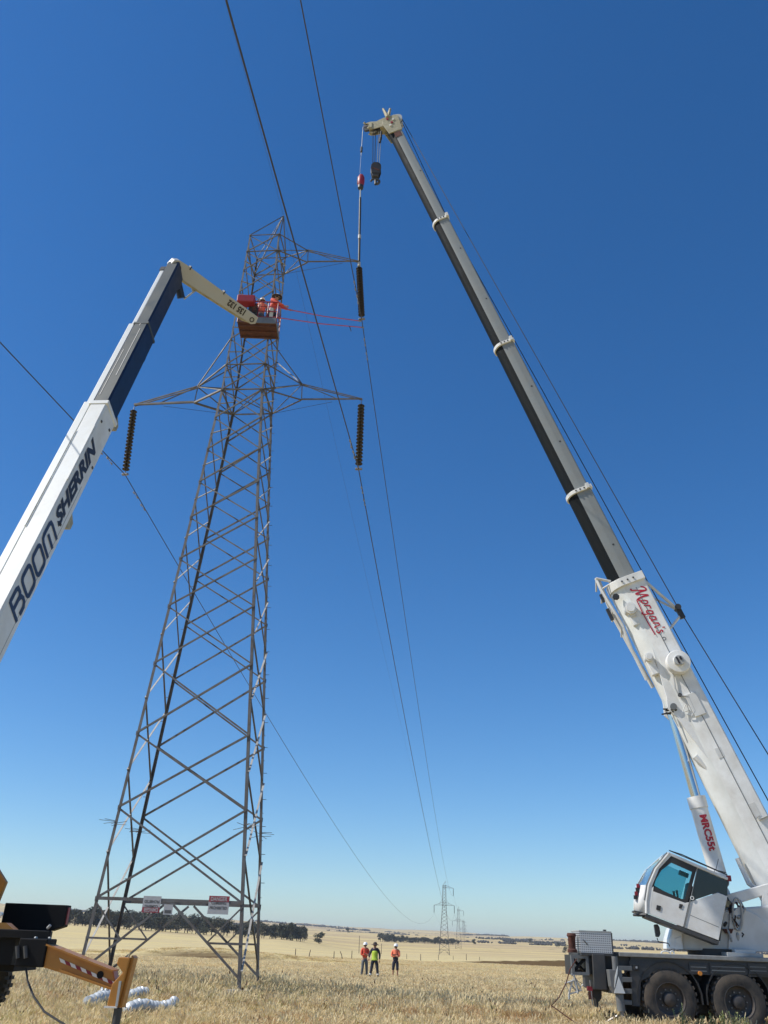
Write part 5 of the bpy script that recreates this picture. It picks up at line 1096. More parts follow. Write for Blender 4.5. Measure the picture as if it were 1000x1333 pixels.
def person(loc, rotz, label, pose, shirt='hivis', legs='navy_cloth', hat='helmet', brim=False, vest=None, shorts=False, lower=None, group=None, hgt=1.76):
    t = thing('person', loc, label, 'person', group, rotz); k = hgt / 1.78
    # facing -y in own axes; joints
    J = dict(pel=A(0, 0, .96), belly=A(0, -.01, 1.10), chest=A(0, -.01, 1.30), neckb=A(0, .01, 1.46), neck=A(0, 0, 1.53), head=A(0, -.015, 1.62), crown=A(0, 0, 1.73),
             shL=A(.18, .01, 1.42), shR=A(-.18, .01, 1.42), elL=A(.25, .02, 1.15), elR=A(-.25, .02, 1.15), wrL=A(.24, -.06, .92), wrR=A(-.24, -.06, .92),
             hipL=A(.095, 0, .90), hipR=A(-.095, 0, .90), knL=A(.12, -.03, .50), knR=A(-.12, -.03, .50), anL=A(.13, .02, .09), anR=A(-.13, .02, .09))
    for q, v in pose.items(): J[q] = A(*v)
    for s in 'LR':
        if 'toe' + s not in J: J['toe' + s] = J['an' + s] + A(.03 if s == 'L' else -.03, -.17, -.05)
        J['ha' + s] = J['wr' + s] + unit(J['wr' + s] - J['el' + s]) * .075
    for q in J: J[q] = J[q] * k
    def sk(name, names, E_, Rr, m_, sub=1, root=0, par=None): return skin_obj(name, [J[n] for n in names], E_, [tuple(np.array(r) * k) if hasattr(r, '__len__') else r * k for r in Rr], m_, par or t, sub, root)
    nm = ['pel', 'belly', 'chest', 'neckb', 'neck', 'head', 'crown', 'shL', 'elL', 'wrL', 'haL', 'shR', 'elR', 'wrR', 'haR', 'hipL', 'knL', 'anL', 'toeL', 'hipR', 'knR', 'anR', 'toeR']
    ix = {n: i for i, n in enumerate(nm)}
    ed = [('pel', 'belly'), ('belly', 'chest'), ('chest', 'neckb'), ('neckb', 'neck'), ('neck', 'head'), ('head', 'crown'), ('neckb', 'shL'), ('shL', 'elL'), ('elL', 'wrL'), ('wrL', 'haL'), ('neckb', 'shR'), ('shR', 'elR'), ('elR', 'wrR'), ('wrR', 'haR'), ('pel', 'hipL'), ('hipL', 'knL'), ('knL', 'anL'), ('anL', 'toeL'), ('pel', 'hipR'), ('hipR', 'knR'), ('knR', 'anR'), ('anR', 'toeR')]
    rad = dict(pel=.12, belly=(.12, .10), chest=(.14, .11), neckb=.08, neck=.05, head=(.078, .092), crown=(.05, .06), shL=.06, shR=.06, elL=.042, elR=.042, wrL=.028, wrR=.028, haL=(.035, .02), haR=(.035, .02), hipL=.085, hipR=.085, knL=.055, knR=.055, anL=.037, anR=.037, toeL=(.04, .03), toeR=(.04, .03))
    sk('body', nm, [(ix[a], ix[b]) for a, b in ed], [rad[n] for n in nm], 'skin', 1, 0)
    # fingers
    for s in 'LR':
        h = J['ha' + s]; d = unit(J['ha' + s] - J['wr' + s]); sd = unit(np.cross(d, A(0, 1, .3))); mb = MB()
        for f, l_ in ((-1.5, .06), (-.5, .072), (.5, .068), (1.5, .052)):
            b = h + sd * f * .018 * k; mb.tube([b, b + d * l_ * .6 * k, b + d * l_ * .95 * k + A(0, -.025, 0)], [.0095, .0085, .007], 6)
        mb.tube([h - d * .03 + sd * .03, h + sd * .055 + d * .02, h + sd * .05 + d * .05], [.011, .01, .008], 6); mb.build('fingers', 'skin').parent = t
    # shirt with sleeves
    n2 = ['belly', 'chest', 'neckb', 'shL', 'elL', 'wrL2', 'shR', 'elR', 'wrR2', 'hem']
    J['wrL2'] = J['elL'] + (J['wrL'] - J['elL']) * .88; J['wrR2'] = J['elR'] + (J['wrR'] - J['elR']) * .88; J['hem'] = J['pel'] + A(0, 0, .02 * k)
    i2 = {n: i for i, n in enumerate(n2)}; e2 = [('hem', 'belly'), ('belly', 'chest'), ('chest', 'neckb'), ('neckb', 'shL'), ('shL', 'elL'), ('elL', 'wrL2'), ('neckb', 'shR'), ('shR', 'elR'), ('elR', 'wrR2')]
    r2 = dict(belly=(.155, .13), chest=(.175, .14), neckb=.10, shL=.078, shR=.078, elL=.06, elR=.06, wrL2=.045, wrR2=.045, hem=(.15, .125))
    sk('shirt', n2, [(i2[a], i2[b]) for a, b in e2], [r2[n] for n in n2], shirt, 1, 1)
    if lower:                                     # darker lower half of the shirt
        J['lo0'] = J['belly'] + A(0, 0, .08 * k); J['lo1'] = J['hem'] - A(0, 0, .06 * k)
        sk('shirt_lower_half', ['lo1', 'belly', 'lo0'], [(0, 1), (1, 2)], [(.165, .14), (.168, .143), (.172, .145)], lower, 1, 1)
    if vest:
        sk('vest', ['hem', 'belly', 'chest', 'neckb'], [(0, 1), (1, 2), (2, 3)], [(.172, .15), (.175, .15), (.195, .16), (.11, .10)], vest, 1, 1)
    # trousers
    n3 = ['pel', 'hipL', 'knL', 'cuL', 'hipR', 'knR', 'cuR', 'waist']; J['waist'] = J['pel'] + A(0, 0, .09 * k)
    for s in 'LR': J['cu' + s] = J['kn' + s] + (J['an' + s] - J['kn' + s]) * (.05 if shorts else .93)
    i3 = {n: i for i, n in enumerate(n3)}; e3 = [('waist', 'pel'), ('pel', 'hipL'), ('hipL', 'knL'), ('knL', 'cuL'), ('pel', 'hipR'), ('hipR', 'knR'), ('knR', 'cuR')]
    sk('shorts' if shorts else 'trousers', n3, [(i3[a], i3[b]) for a, b in e3], [.14, .108, .08, .072 if shorts else .062, .108, .08, .072 if shorts else .062, .135], legs, 1, 0)
    for s in 'LR':
        a, b = J['an' + s], J['toe' + s]; skin_obj('boot', [a + A(0, .02, .10), a + A(0, .02, -.02), b + A(0, 0, -.0)], [(0, 1), (1, 2)], [.055, .058, (.052, .04)], 'boot', t, 1, 1)
    if not shorts and legs == 'navy_cloth' or vest:
        for s in 'LR':
            c = J['kn' + s] + (J['an' + s] - J['kn' + s]) * .55; d = unit(J['an' + s] - J['kn' + s]); MB().tube([c - d * .03, c + d * .03], .077 * k, 12).build('reflective_band', 'reflective').parent = t
    # head: ears, nose, eyes, mouth, hat
    hd = J['head']; f = unit(hd - J['neck']); 
    mb = MB(); mb.tube([hd + A(0, -.088, .015) * k, hd + A(0, -.118, -.018) * k], [.010, .017], 7); mb.build('nose', 'skin').parent = t
    for s in (-1, 1):
        MB().lathe([(.001, .012), (.013, .006), (.016, 0)], hd + A(s * .033, -.094, .022) * k, (0, -1, 0), 8).build('eye', 'black_text').parent = t
        MB().lathe([(.001, .014), (.024, .01), (.028, 0)], hd + A(s * .082, .0, .0) * k, (s, 0, 0), 10).build('ear', 'skin').parent = t
    MB().box(-.024, .024, -.103, -.09, -.052, -.044, fr=(hd, A(1, 0, 0), A(0, 1, 0), A(0, 0, 1))).build('mouth', 'rust').parent = t
    hm = 'helmet' if hat == 'helmet' else hat
    c = hd + A(0, .005, .055) * k
    prof = [(.001, .115), (.05, .11), (.088, .085), (.108, .04), (.113, 0), (.108, -.005)]
    h = MB().lathe([(r * k, z * k) for r, z in prof], c, (0, -.05, 1), 22).build('hard_hat' if hat == 'helmet' else 'hat_crown', hm, smooth=True); h.parent = t
    R_ = .20 if brim else .135
    b = MB().lathe([(.10 * k, .012), (R_ * k, -.012), (R_ * k, -.02), (.10 * k, .0)], c, (0, -.08, 1), 24).build('hat_brim', 'dark_hat' if brim else hm, smooth=True); b.parent = h
    if not brim: MB().box(-.06, .06, -.17, -.1, -.012, .004, fr=(c, A(1, 0, 0), A(0, 1, 0), A(0, 0, 1))).build('peak', hm, bevel=.004).parent = t
    MB().lathe([(.09 * k, .0), (.098 * k, -.04), (.085 * k, -.08), (.05 * k, -.1)], hd + A(0, .025, .05) * k, (0, .2, 1), 16).build('hair', 'dark_hat', smooth=True).parent = t
    return t, J
def stand(px, py, y): P = onY(px, py, y); return (P[0], y, Hs(P[0], y))
GW = 'workers standing in the paddock'
crossed = dict(elL=(.23, -.06, 1.16), wrL=(-.02, -.21, 1.20), elR=(-.23, -.06, 1.16), wrR=(.04, -.19, 1.15))
person(stand(474, 1272, 51.5), .25, 'worker in orange shirt and grey trousers at the left of the standing trio', dict(crossed, anL=(.16, .0, .09), anR=(-.15, .04, .09)), 'hivis', 'grey_cloth', group=GW)
person(stand(487, 1273, 50.3), -.1, 'worker in yellow vest and wide dark hat in the middle of the trio', dict(elL=(.27, .0, 1.18), wrL=(.26, -.08, .93), elR=(-.28, .0, 1.18), wrR=(-.30, -.1, 1.0), knL=(.16, -.02, .5), knR=(-.16, -.02, .5), anL=(.22, .0, .09), anR=(-.23, .0, .09)), 'navy_cloth', 'navy_cloth', hat='dark_hat', brim=True, vest='yellow_vest', group=GW, hgt=1.78)
person(stand(514.5, 1273, 51.5), -.2, 'worker in pale orange and navy shirt with shorts standing apart with folded arms', crossed, 'hivis_pale', 'navy_cloth', shorts=True, lower='navy_cloth', group=GW, hgt=1.75)
GB = 'linesmen in the boom lift basket'
zf = EB['z'] + .02
pB = onY(341.5, 391, EB['y0'] + .55); pA = onY(357, 391, EB['y0'] + .45)
person((pB[0], EB['y0'] + .6, zf), .3, 'linesman with white hard hat at the left in the basket', dict(wrL=(.12, -.32, 1.12), wrR=(-.15, -.30, 1.1), elL=(.26, -.1, 1.17), elR=(-.26, -.1, 1.17)), 'hivis_pale', 'grey_cloth', vest=None, group=GB, hgt=1.72)
pa, Ja = person((pA[0] - .02, EB['y0'] + .48, zf), .75, 'linesman in red shirt reaching out with poles at the right in the basket', dict(neckb=(.04, -.06, 1.46), neck=(.06, -.07, 1.53), head=(.08, -.09, 1.62), crown=(.09, -.09, 1.73), shL=(.22, -.06, 1.42), shR=(-.14, -.05, 1.42), elL=(.36, -.20, 1.22), wrL=(.48, -.36, 1.12), elR=(.02, -.28, 1.18), wrR=(.26, -.42, 1.12)), 'hivis', 'navy_cloth', brim=True, group=GB, hgt=1.85)
# hot sticks from the basket to the upper conductor
hand1 = onY(370.5, 402, EB['y0'] + .3); s1e = bot_u + A(-.1, 0, -.12); hand2 = onY(363, 413.6, EB['y0'] + .35); s2e = bot_u + TD * .1 + A(.02, 0, -.38)
def stick(a, b, lab, hook=False):
    t = thing('hot_stick', tuple(a), lab, 'insulated pole', 'red insulated poles held from the basket'); bpy.context.view_layer.update()
    m = (a + b) / 2 - A(0, 0, .06); MB().tube([a - unit(b - a) * .5, a, m, b], .019, 8).build('pole', 'stick', t, smooth=True)
    MB().tube([b - unit(b - a) * .05, b + unit(b - a) * .08], .035, 8).build('end_clamp', 'steel', t)
    if hook: c = a + (b - a) * .84 - A(0, 0, .02); MB().tube([c, c + A(.08, 0, -.26)], .018, 6).build('side_hook', 'black_paint', t)
stick(hand1, s1e, 'upper red insulated pole between the linesman and the conductor'); stick(hand2, s2e, 'lower red insulated pole with short black hook below it', True)

# ------------------------------------------------------------------ glass insulator strings on the grass
def ground_string(px0, px1, py, dy, label, n):
    a = onZ(px0, py + .6, .35); b = onZ(px1, py + dy, .35)
    for q in (a, b): q[2] = Hs(q[0], q[1]) + .17
    t = thing('glass_insulator_string', tuple(a), label, 'insulator', 'glass insulator strings lying on the grass'); bpy.context.view_layer.update()
    ax = unit(b - a); L_ = np.linalg.norm(b - a); me = None
    for i in range(n):
        c = a + ax * L_ * (i + .5) / n + A(0, 0, .05 * math.sin(i * .5)); 
        if me is None: o = MB().lathe([(.001, -.05), (.05, -.045), (.055, 0), (.13, .03), (.135, .045), (.09, .04), (.07, .055), (.03, .05), (.02, .09), (.001, .09)], (0, 0, 0), (0, 0, 1), 16).build('glass_disc', 'glassdisc', smooth=True); me = o.data
        else: o = bpy.data.objects.new('glass_disc', me); COL.objects.link(o)
        o.parent = t; o.location = Vector(c - A(*t.location)); o.rotation_mode = 'QUATERNION'; o.rotation_quaternion = Vector(ax + A(random.uniform(-.3, .3), random.uniform(-.3, .3), random.uniform(-.25, .25))).to_track_quat('Z', 'Y')
ground_string(163, 229, 1302, -4.5, 'clear glass disc string lying nearest in the grass behind the yellow stabiliser post', 14)
ground_string(163, 190, 1292, -1.5, 'short clear glass disc string just behind the longer one in the grass', 6)
ground_string(114, 147, 1296, -4, 'clear glass disc string lying left of the yellow stabiliser post', 8)
ground_string(120, 176, 1289, 1.5, 'clear glass disc string furthest back in the grass by the tower', 9)

# brown cable from the crane's rear to the grass
c0 = onY(751, 1248, YN - .1); mb = MB().tube([c0, onY(742, 1262, YN - .15), onY(737, 1280, YN - .3), onY(728, 1298, YN - .5), onY(718, 1309, YN - .8), A(5.1, YN - 1.2, .05)], .014, 6)
tag(mb.build('cable', 'rust', smooth=True), 'thin brown cable drooping from the back of the crane into the grass', 'cable')

# ------------------------------------------------------------------ trees
def tree_meshes(seed, hgt, mt, quads=900, leaf=.5, open_=.5):
    r = random.Random(seed); tr = MB(); cr = MB()
    top = A(r.uniform(-.4, .4), r.uniform(-.4, .4), hgt * .55)
    tr.tube([(0, 0, -.6), (r.uniform(-.1, .1), 0, hgt * .2), tuple(top)], [.24, .19, .11], 6)
    lobes = []
    for i in range(7):
        a = i * 2.4 + r.random(); rr = hgt * r.uniform(.12, .30); c = A(math.cos(a) * rr, math.sin(a) * rr, hgt * r.uniform(.22, .84)); lobes.append((c, hgt * r.uniform(.15, .25)))
        tr.tube([tuple(top * r.uniform(.45, .95)), tuple(c)], [.08, .03], 5)
    lobes.append((A(0, 0, hgt * .72), hgt * .22))
    for i in range(quads):
        c, R_ = r.choice(lobes); d = A(r.gauss(0, 1), r.gauss(0, 1), r.gauss(0, .8)); d = d / (np.linalg.norm(d) + 1e-6) * R_ * r.random() ** .45; p = c + d
        a = unit(A(r.gauss(0, 1), r.gauss(0, 1), r.gauss(0, 1))); b = unit(np.cross(a, A(r.gauss(0, 1), r.gauss(0, 1), r.gauss(0, 1)))); s = leaf * r.uniform(.5, 1.2)
        cr.add([p - a * s - b * s * .35, p + a * s * .2 - b * s * .5, p + a * s + b * s * .3, p - a * s * .1 + b * s * .5], [(0, 1, 2, 3)], 0)
    return tr, cr, mt
TREEV = []
for sd, hg, mt_ in ((1, 9., 'leaf_a'), (2, 10.5, 'leaf_b'), (3, 8., 'leaf_a'), (4, 11., 'leaf_a'), (5, 7., 'leaf_b'), (6, 9.5, 'leaf_b')):
    tr, cr, m_ = tree_meshes(sd, hg, mt_); a = tr.build('trunk', 'trunk'); b = cr.build('crown', m_); TREEV.append((a.data, b.data, hg)); bpy.data.objects.remove(a); bpy.data.objects.remove(b)
def tree(x, y, hgt, vi, label, group=None, wide=1.15):
    a, b, h0 = TREEV[vi % len(TREEV)]; s = hgt / h0
    t = thing('gum_tree', (x, y, Hs(x, y)), label, 'tree', group, random.uniform(0, 6)); t.scale = (s * wide, s * wide, s)
    for me, nm in ((a, 'trunk'), (b, 'crown')):
        o = bpy.data.objects.new(nm, me); COL.objects.link(o); o.parent = t
    return t
ONES = 'first second third fourth fifth sixth seventh eighth ninth tenth eleventh twelfth thirteenth fourteenth fifteenth sixteenth seventeenth eighteenth nineteenth'.split()
TENS = {2: 'twent', 3: 'thirt', 4: 'fort', 5: 'fift', 6: 'sixt'}
def ordn(n): return ONES[n - 1] if n < 20 else (TENS[n // 10] + 'ieth' if n % 10 == 0 else TENS[n // 10] + 'y ' + ONES[n % 10 - 1])
def at_px(px, y):  # ground position seen at picture column px, y metres ahead
    r = ray(px, 1224); return r[0] / r[1] * y
n = 0
for i in range(62):
    px_ = 66 + i * 5.35 + random.uniform(-2, 2); y = 478 + random.uniform(0, 38) + (px_ - 66) * .12
    hg = random.uniform(7.6, 10.4) * (.85 if px_ > 300 else 1) * (.8 if px_ < 110 else 1)
    tree(at_px(px_, y), y, hg, random.randrange(6), 'dark gum tree, %s from left in the long row behind the tower' % ordn(i + 1), 'gum trees in the row behind the tower', 1.35)
for i, (px_, dy, hg) in enumerate(((366, 0, 9), (374, 5, 8), (379, -3, 8), (388, 2, 6.5), (391, 8, 7.8), (396, -2, 5.5))):
    y = 515 + dy; tree(at_px(px_, y), y, hg, i, ('tall feathery', 'slim', 'open', 'short', 'low', 'small bushy')[i] + ' gum tree at the right end of the long tree row', 'gum trees at the right end of the row')
tree(at_px(415.5, 560), 560, 6.2, 2, 'lone round dark tree standing right of the tree row in the open field', None, 1.3)
for i in range(46):
    px_ = 496 + i * 2.25 + random.uniform(-.9, .9); y = 960 + random.uniform(0, 30)
    tree(at_px(px_, y), y, random.uniform(5.5, 8.5) * (1.15 if i < 8 else .85), random.randrange(6), 'small dark tree, %s from left in the distant shelter belt' % ordn(i + 1), 'trees of the distant shelter belt', 1.3)
for i, (px_, y, hg) in enumerate(((617, 1050, 6), (735, 700, 5), (352, 900, 5), (727, 1000, 6), (452, 1500, 8), (690, 1300, 7))):
    tree(at_px(px_, y), y, hg, i, ('tiny lone tree on the slope right of the far towers', 'small tree just left of the crane', 'small pale tree above the long tree row', 'tiny tree left of the crane on the slope', 'tiny tree on the hillside above the workers', 'tiny tree among the dark scrub lines on the right')[i])
# scrub lines on the hills, one mass
def scrub():
    mb = MB(); r = random.Random(5)
    lines = [(600, 745, 1180, 8, 34), (625, 690, 1500, 40, 30), (655, 735, 1350, 50, 60), (560, 640, 1900, 60, 50), (640, 900, 2500, 60, 90), (760, 1000, 1100, 20, 90), (440, 530, 2300, 70, 100), (100, 330, 2400, 60, 160), (40, 160, 2100, 100, 90), (330, 480, 2800, 70, 110), (500, 660, 3000, 60, 150), (760, 1000, 2600, 150, 220), (0, 1000, 1700, 400, 130), (-100, 80, 1500, 100, 60)]
    for a, b, y0, dy, n_ in lines:
        for i in range(n_):
            px_ = r.uniform(a, b); y = y0 + r.uniform(0, dy); x = at_px(px_, y); z = Hs(x, y); h = r.uniform(2.4, 6.) * (1.2 if y > 2000 else .8); w_ = h * r.uniform(.7, 1.7)
            for j in range(5):
                p = A(x + r.uniform(-w_, w_), y + r.uniform(-3, 3), z + r.uniform(.1, .5) * h); s = h * r.uniform(.25, .45)
                V = [p + A(s * 1.3, 0, 0), p + A(0, s, 0), p + A(-s * 1.3, 0, 0), p + A(0, -s, 0), p + A(r.uniform(-.3, .3) * s, 0, s), p - A(0, 0, s)]
                mb.add(V, [(0, 1, 4), (1, 2, 4), (2, 3, 4), (3, 0, 4), (1, 0, 5), (2, 1, 5), (3, 2, 5), (0, 3, 5)])
    o = mb.build('scrub', 'far_wood'); tag(o, 'dark scrub scattered in lines over the distant hills', 'scrub', kind='stuff')
scrub()
# fence posts and poles in the paddock
PXS = [386, 403, 436, 448, 459, 468, 530, 571, 590, 607, 624, 548, 497, 516]
for i, (px_, y, hg, lean) in enumerate(((386, 118, 1.3, 0), (403, 121, 1.2, .12), (436, 124, 1.1, 0), (448, 128, 1.1, -.25), (459, 132, 1.2, 0), (468, 330, 6.5, 0), (530, 210, 1.4, 0), (571, 190, 1.2, 0), (590, 230, 1.3, 0), (607, 185, 1.6, 0), (624, 195, 1.2, 0), (548, 150, 1.1, 0), (497, 340, 4, 0), (516, 250, 1.2, 0))):
    x = at_px(px_, y); z = Hs(x, y); r_ = .06 if hg < 3 else .11; hg = hg * .85
    o = MB().tube([(x, y, z - .4), (x + lean * hg, y, z + hg * .55), (x + lean * hg * 1.9, y, z + hg)], [r_, r_ * .9, r_ * .8], 7).build('fence_post' if hg < 3 else 'wooden_pole', 'post_wood')
    where = 'left of the workers' if px_ < 470 else ('behind the workers' if px_ < 540 else 'below the far towers')
    tag(o, ('leaning ' if lean else '') + ('grey fence post' if hg < 3 else 'tall thin wooden pole') + ', %s from the left of the field posts, ' % ordn(sorted(PXS).index(px_) + 1) + where, 'fence post' if hg < 3 else 'pole', 'posts in the field ' + where)

# ------------------------------------------------------------------ grass and weeds
def grass():
    vs = []
    def tuft(seed, nb, h, spread, mt, heads=False, w_=.0042):
        r = random.Random(seed); mb = MB()
        for i in range(nb):
            a = r.uniform(0, 6.28); rad = spread * math.sqrt(r.random()); b = A(math.cos(a) * rad, math.sin(a) * rad, -.03); hh = h * r.uniform(.55, 1.15); le = r.uniform(.1, .55); la = a + r.uniform(-1.2, 1.2)
            d = A(math.cos(la), math.sin(la), 0); s = A(-d[1], d[0], 0) * w_ * r.uniform(.7, 1.5); m1 = b + d * hh * le * .35 + A(0, 0, hh * .6); tp = b + d * hh * le + A(0, 0, hh * (1 - le * .35))
            mb.add([b - s, b + s, m1 + s * .8, m1 - s * .8, tp], [(0, 1, 2, 3), (3, 2, 4)], 0)
            if heads and i % 2 == 0:
                q = tp; e = unit(tp - m1); s2 = s * 2.6
                mb.add([q - s2 - e * .05, q + s2 - e * .05, q + s2 * .8 + e * .03, q + e * .07, q - s2 * .8 + e * .03], [(0, 1, 2, 3, 4)], 1)
        o = mb.build('grass_tuft', mt); me = o.data; bpy.data.objects.remove(o); return me
    def gm(name, c1, c2, c3):
        m = bpy.data.materials.new(name); m.use_nodes = True; N = m.node_tree.nodes; L = m.node_tree.links; b = N['Principled BSDF']; b.inputs['Roughness'].default_value = .85; b.inputs['Specular IOR Level'].default_value = .08
        oi = N.new('ShaderNodeObjectInfo'); cr = N.new('ShaderNodeValToRGB'); e = cr.color_ramp.elements; e[0].color = (*c1, 1); e[1].color = (*c3, 1); q = e.new(.5); q.color = (*c2, 1); L.new(oi.outputs['Random'], cr.inputs[0])
        L.new(cr.outputs[0], b.inputs['Base Color']); tr = N.new('ShaderNodeBsdfTranslucent'); L.new(cr.outputs[0], tr.inputs[0]); mx = N.new('ShaderNodeMixShader'); mx.inputs[0].default_value = .42
        L.new(b.outputs[0], mx.inputs[1]); L.new(tr.outputs[0], mx.inputs[2]); L.new(mx.outputs[0], N['Material Output'].inputs[0]); MATS[name] = m
    gm('straw', (.77, .63, .33), (.69, .555, .275), (.57, .45, .21)); gm('greenish', (.52, .50, .22), (.45, .44, .18), (.58, .52, .25)); gm('reddish', (.58, .38, .2), (.50, .33, .17), (.62, .44, .24)); gm('headm', (.80, .68, .42), (.72, .60, .36), (.57, .43, .25))
    mat('dock', (.10, .06, .035), .9)
    kinds = [tuft(11, 46, .30, .22, ['straw', 'headm'], True), tuft(12, 50, .25, .26, ['straw', 'headm'], True), tuft(13, 40, .36, .2, ['straw', 'headm'], True), tuft(14, 44, .33, .22, ['greenish', 'headm'], True), tuft(15, 44, .27, .22, ['reddish', 'reddish'], True), tuft(16, 16, .50, .14, ['weed', 'dock'], True, .006), tuft(17, 20, .52, .2, ['straw', 'headm'], True)]
    dens = [(8, 20, 10, 1.0, .8), (20, 34, 30, .8, .95), (34, 55, 19, .95, .68), (55, 90, 8., 1.3, .36), (90, 140, 2.2, 2.0, .16)]
    P = [[] for _ in kinds]
    for (d0, d1, dn, sc, hs) in dens:
        area = (d1 ** 2 - d0 ** 2) / 2 * 1.15; N_ = int(area * dn)
        d = np.sqrt(rng.uniform(d0 ** 2, d1 ** 2, N_)); az = rng.uniform(-.60, .55, N_); x = d * np.sin(az); y = d * np.cos(az); z = H(x, y)
        patch = .6 * vn(x, y, 7.5, 9.) + .5 * vn(x, y, 2.3, 3.) + .5 * rng.normal(0, .5, N_); g_ = np.exp(-(((x + 4.5) / 5.5) ** 2 + ((y - 27.5) / 3.2) ** 2)) + .10 * np.exp(-(((x) / 10) ** 2 + ((y - 36) / 6) ** 2)) ; u = rng.random(N_)
        for i in range(N_):
            
            if d0 < 30 and abs(y[i] - 24.9) < 1.35 and x[i] > 6.9: continue
            k = 3 if rng.random() < .10 + .5 * g_[i] + .25 * (vn(x[i], y[i], 6., 4.) > .3) else (4 if rng.random() < .10 + .45 * (vn(x[i], y[i], 3.1, 7.) > .25) * (y[i] < 34) else int(rng.integers(0, 3)))
            if y[i] < 48 and rng.random() < (.004 + .02 * (vn(x[i], y[i], 2.2, 1.) > .45)): k = 5
            elif rng.random() < .035: k = 6
            if 92 < y[i] < 101 and -32 < x[i] < 4: continue
            if abs(y[i] - 24.9) < 4 and x[i] > 3 and min(abs(y[i] - 24.0), abs(y[i] - 26.0)) < .28: hs2 = .35
            elif abs(y[i] - 26.5 - .12 * x[i]) < .3 or abs(y[i] - 28.4 - .12 * x[i]) < .3: hs2 = .62
            else: hs2 = 1.
            s = sc * (.75 + .55 * u[i] + .25 * patch[i]) * (.8 if d[i] < 24 else 1) * (1.15 if k == 3 else 1)
            P[k].append((x[i], y[i], z[i], s, rng.uniform(0, 6.28), hs * hs2))
    # one host object per kind of tuft joined in a single grass object through geometry nodes
    ng = bpy.data.node_groups.new('scatter', 'GeometryNodeTree'); ng.interface.new_socket('Geometry', in_out='INPUT', socket_type='NodeSocketGeometry'); ng.interface.new_socket('Geometry', in_out='OUTPUT', socket_type='NodeSocketGeometry')
    N = ng.nodes; L = ng.links; gi = N.new('NodeGroupInput'); go = N.new('NodeGroupOutput'); jn = N.new('GeometryNodeJoinGeometry')
    def attr(name, ty):
        a = N.new('GeometryNodeInputNamedAttribute'); a.data_type = ty; a.inputs['Name'].default_value = name; return a.outputs['Attribute']
    kid = attr('kind_id', 'INT'); scl = attr('tuft_scale', 'FLOAT'); rot = attr('turn', 'FLOAT')
    cx = N.new('ShaderNodeCombineXYZ'); L.new(rot, cx.inputs[2]); hsc = attr('height_scale', 'FLOAT'); mu = N.new('ShaderNodeMath'); mu.operation = 'MULTIPLY'; L.new(scl, mu.inputs[0]); L.new(hsc, mu.inputs[1]); sv_ = N.new('ShaderNodeCombineXYZ'); L.new(scl, sv_.inputs[0]); L.new(scl, sv_.inputs[1]); L.new(mu.outputs[0], sv_.inputs[2])
    store = bpy.data.collections.new('tuft_sources')
    for k, me in enumerate(kinds):
        so_ = bpy.data.objects.new('grass_tuft_source', me); 
        oi = N.new('GeometryNodeObjectInfo'); oi.inputs['Object'].default_value = so_; oi.inputs['As Instance'].default_value = True
        cm = N.new('FunctionNodeCompare'); cm.data_type = 'INT'; cm.operation = 'EQUAL'; L.new(kid, cm.inputs[2]); cm.inputs[3].default_value = k
        ip = N.new('GeometryNodeInstanceOnPoints'); L.new(gi.outputs[0], ip.inputs['Points']); L.new(cm.outputs[0], ip.inputs['Selection']); L.new(oi.outputs['Geometry'], ip.inputs['Instance']); L.new(cx.outputs[0], ip.inputs['Rotation']); L.new(sv_.outputs[0], ip.inputs['Scale']); L.new(ip.outputs[0], jn.inputs[0])
    L.new(jn.outputs[0], go.inputs[0])
    allp = [(*p, k) for k, pp in enumerate(P) for p in pp]; ar = np.array(allp)
    me = bpy.data.meshes.new('dry_grass'); me.vertices.add(len(ar)); me.vertices.foreach_set('co', ar[:, :3].ravel().astype(np.float32))
    for nm, ty, col in (('tuft_scale', 'FLOAT', 3), ('turn', 'FLOAT', 4), ('height_scale', 'FLOAT', 5), ('kind_id', 'INT', 6)):
        at_ = me.attributes.new(nm, ty, 'POINT'); at_.data.foreach_set('value', ar[:, col].astype(np.int32 if ty == 'INT' else np.float32))
    o = bpy.data.objects.new('dry_grass', me); COL.objects.link(o); md = o.modifiers.new('scatter', 'NODES'); md.node_group = ng
    tag(o, 'knee high dry straw coloured grass covering the paddock', 'grass', kind='stuff')
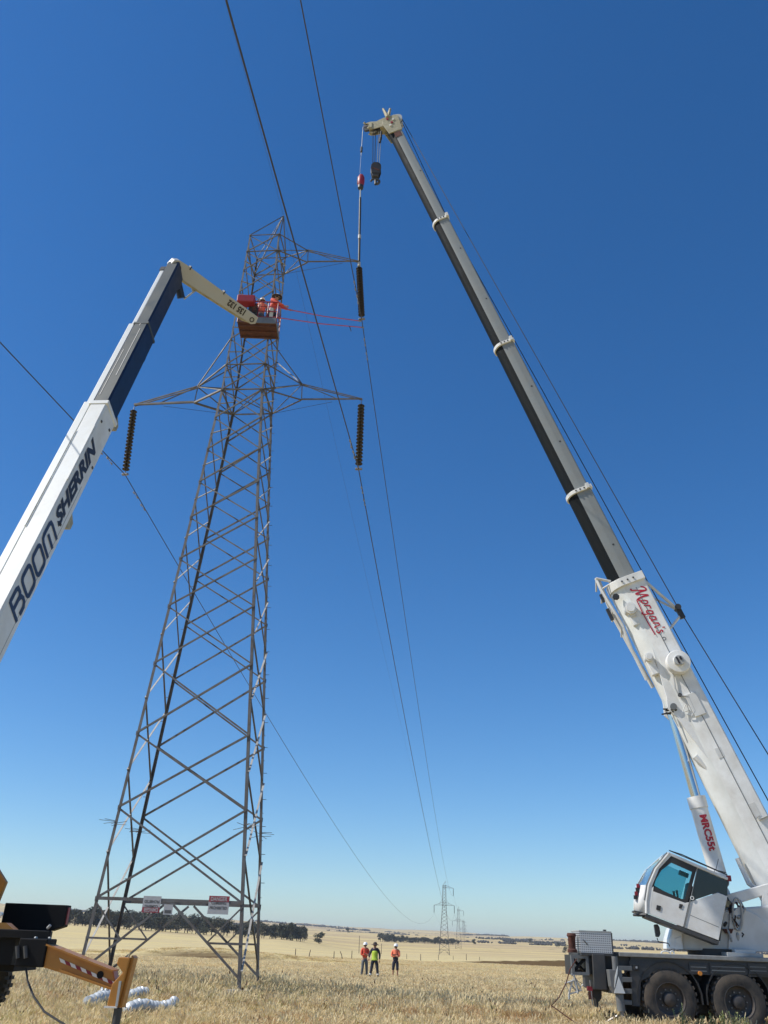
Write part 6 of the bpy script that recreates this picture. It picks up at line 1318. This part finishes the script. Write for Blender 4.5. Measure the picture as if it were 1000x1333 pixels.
    print('tufts', len(ar))
grass()
def weed(x, y, h, seed, label):
    r = random.Random(seed); st = MB(); lf = MB(); z = Hs(x, y)
    t = thing('weed_plant', (x, y, z), label, 'weed', 'green weeds beside the crane wheels'); bpy.context.view_layer.update()
    for i in range(9):
        a = r.uniform(0, 6.28); tp = A(math.cos(a) * h * .35 * r.random(), math.sin(a) * h * .35 * r.random(), h * r.uniform(.7, 1.1)); st.tube([(0, 0, 0), tuple(tp * .5 + A(0, 0, .03)), tuple(tp)], [.007, .006, .004], 4)
        for j in range(16):
            f = r.uniform(.3, 1.05); c = tp * f; d = unit(A(r.gauss(0, 1), r.gauss(0, 1), r.uniform(.2, 1.4))); s = unit(np.cross(d, A(0, 0, 1))) * .012; l_ = r.uniform(.05, .10)
            lf.add([c, c + d * l_ * .5 + s, c + d * l_, c + d * l_ * .5 - s], [(0, 1, 2, 3)])
    st.build('stem', 'weed').parent = t; lf.build('foliage', 'weed').parent = t
for i, (px_, y, h) in enumerate(((876, 21.5, .62), (900, 21.7, .42), (915, 21.8, .50), (930, 21.6, .55), (945, 21.9, .5), (958, 21.6, .42))):
    weed(at_px(px_, y), y, h, i, ('tall leafy green weed in front of the nearest crane wheel', 'low green weed between the two crane wheels, the leftmost of four', 'bushy weed between the crane wheels', 'pale seeding weed just left of the second crane wheel', 'weed at the left edge of the second crane wheel', 'low weed in front of the second crane wheel')[i])

# ------------------------------------------------------------------ summer haze over the plain
def haze(dens):
    mb = MB().box(-13000, 13000, -13000, 13000, -6, 118); o = mb.build('haze', []); o['kind'] = 'stuff'
    m = bpy.data.materials.new('haze'); m.use_nodes = True; N = m.node_tree.nodes; L = m.node_tree.links; N.remove(N['Principled BSDF'])
    v = N.new('ShaderNodeVolumePrincipled'); v.inputs['Color'].default_value = (.88, .91, .97, 1); v.inputs['Density'].default_value = dens; v.inputs['Anisotropy'].default_value = .2
    L.new(v.outputs[0], N['Material Output'].inputs['Volume']); o.data.materials.append(m)
haze(.00013)
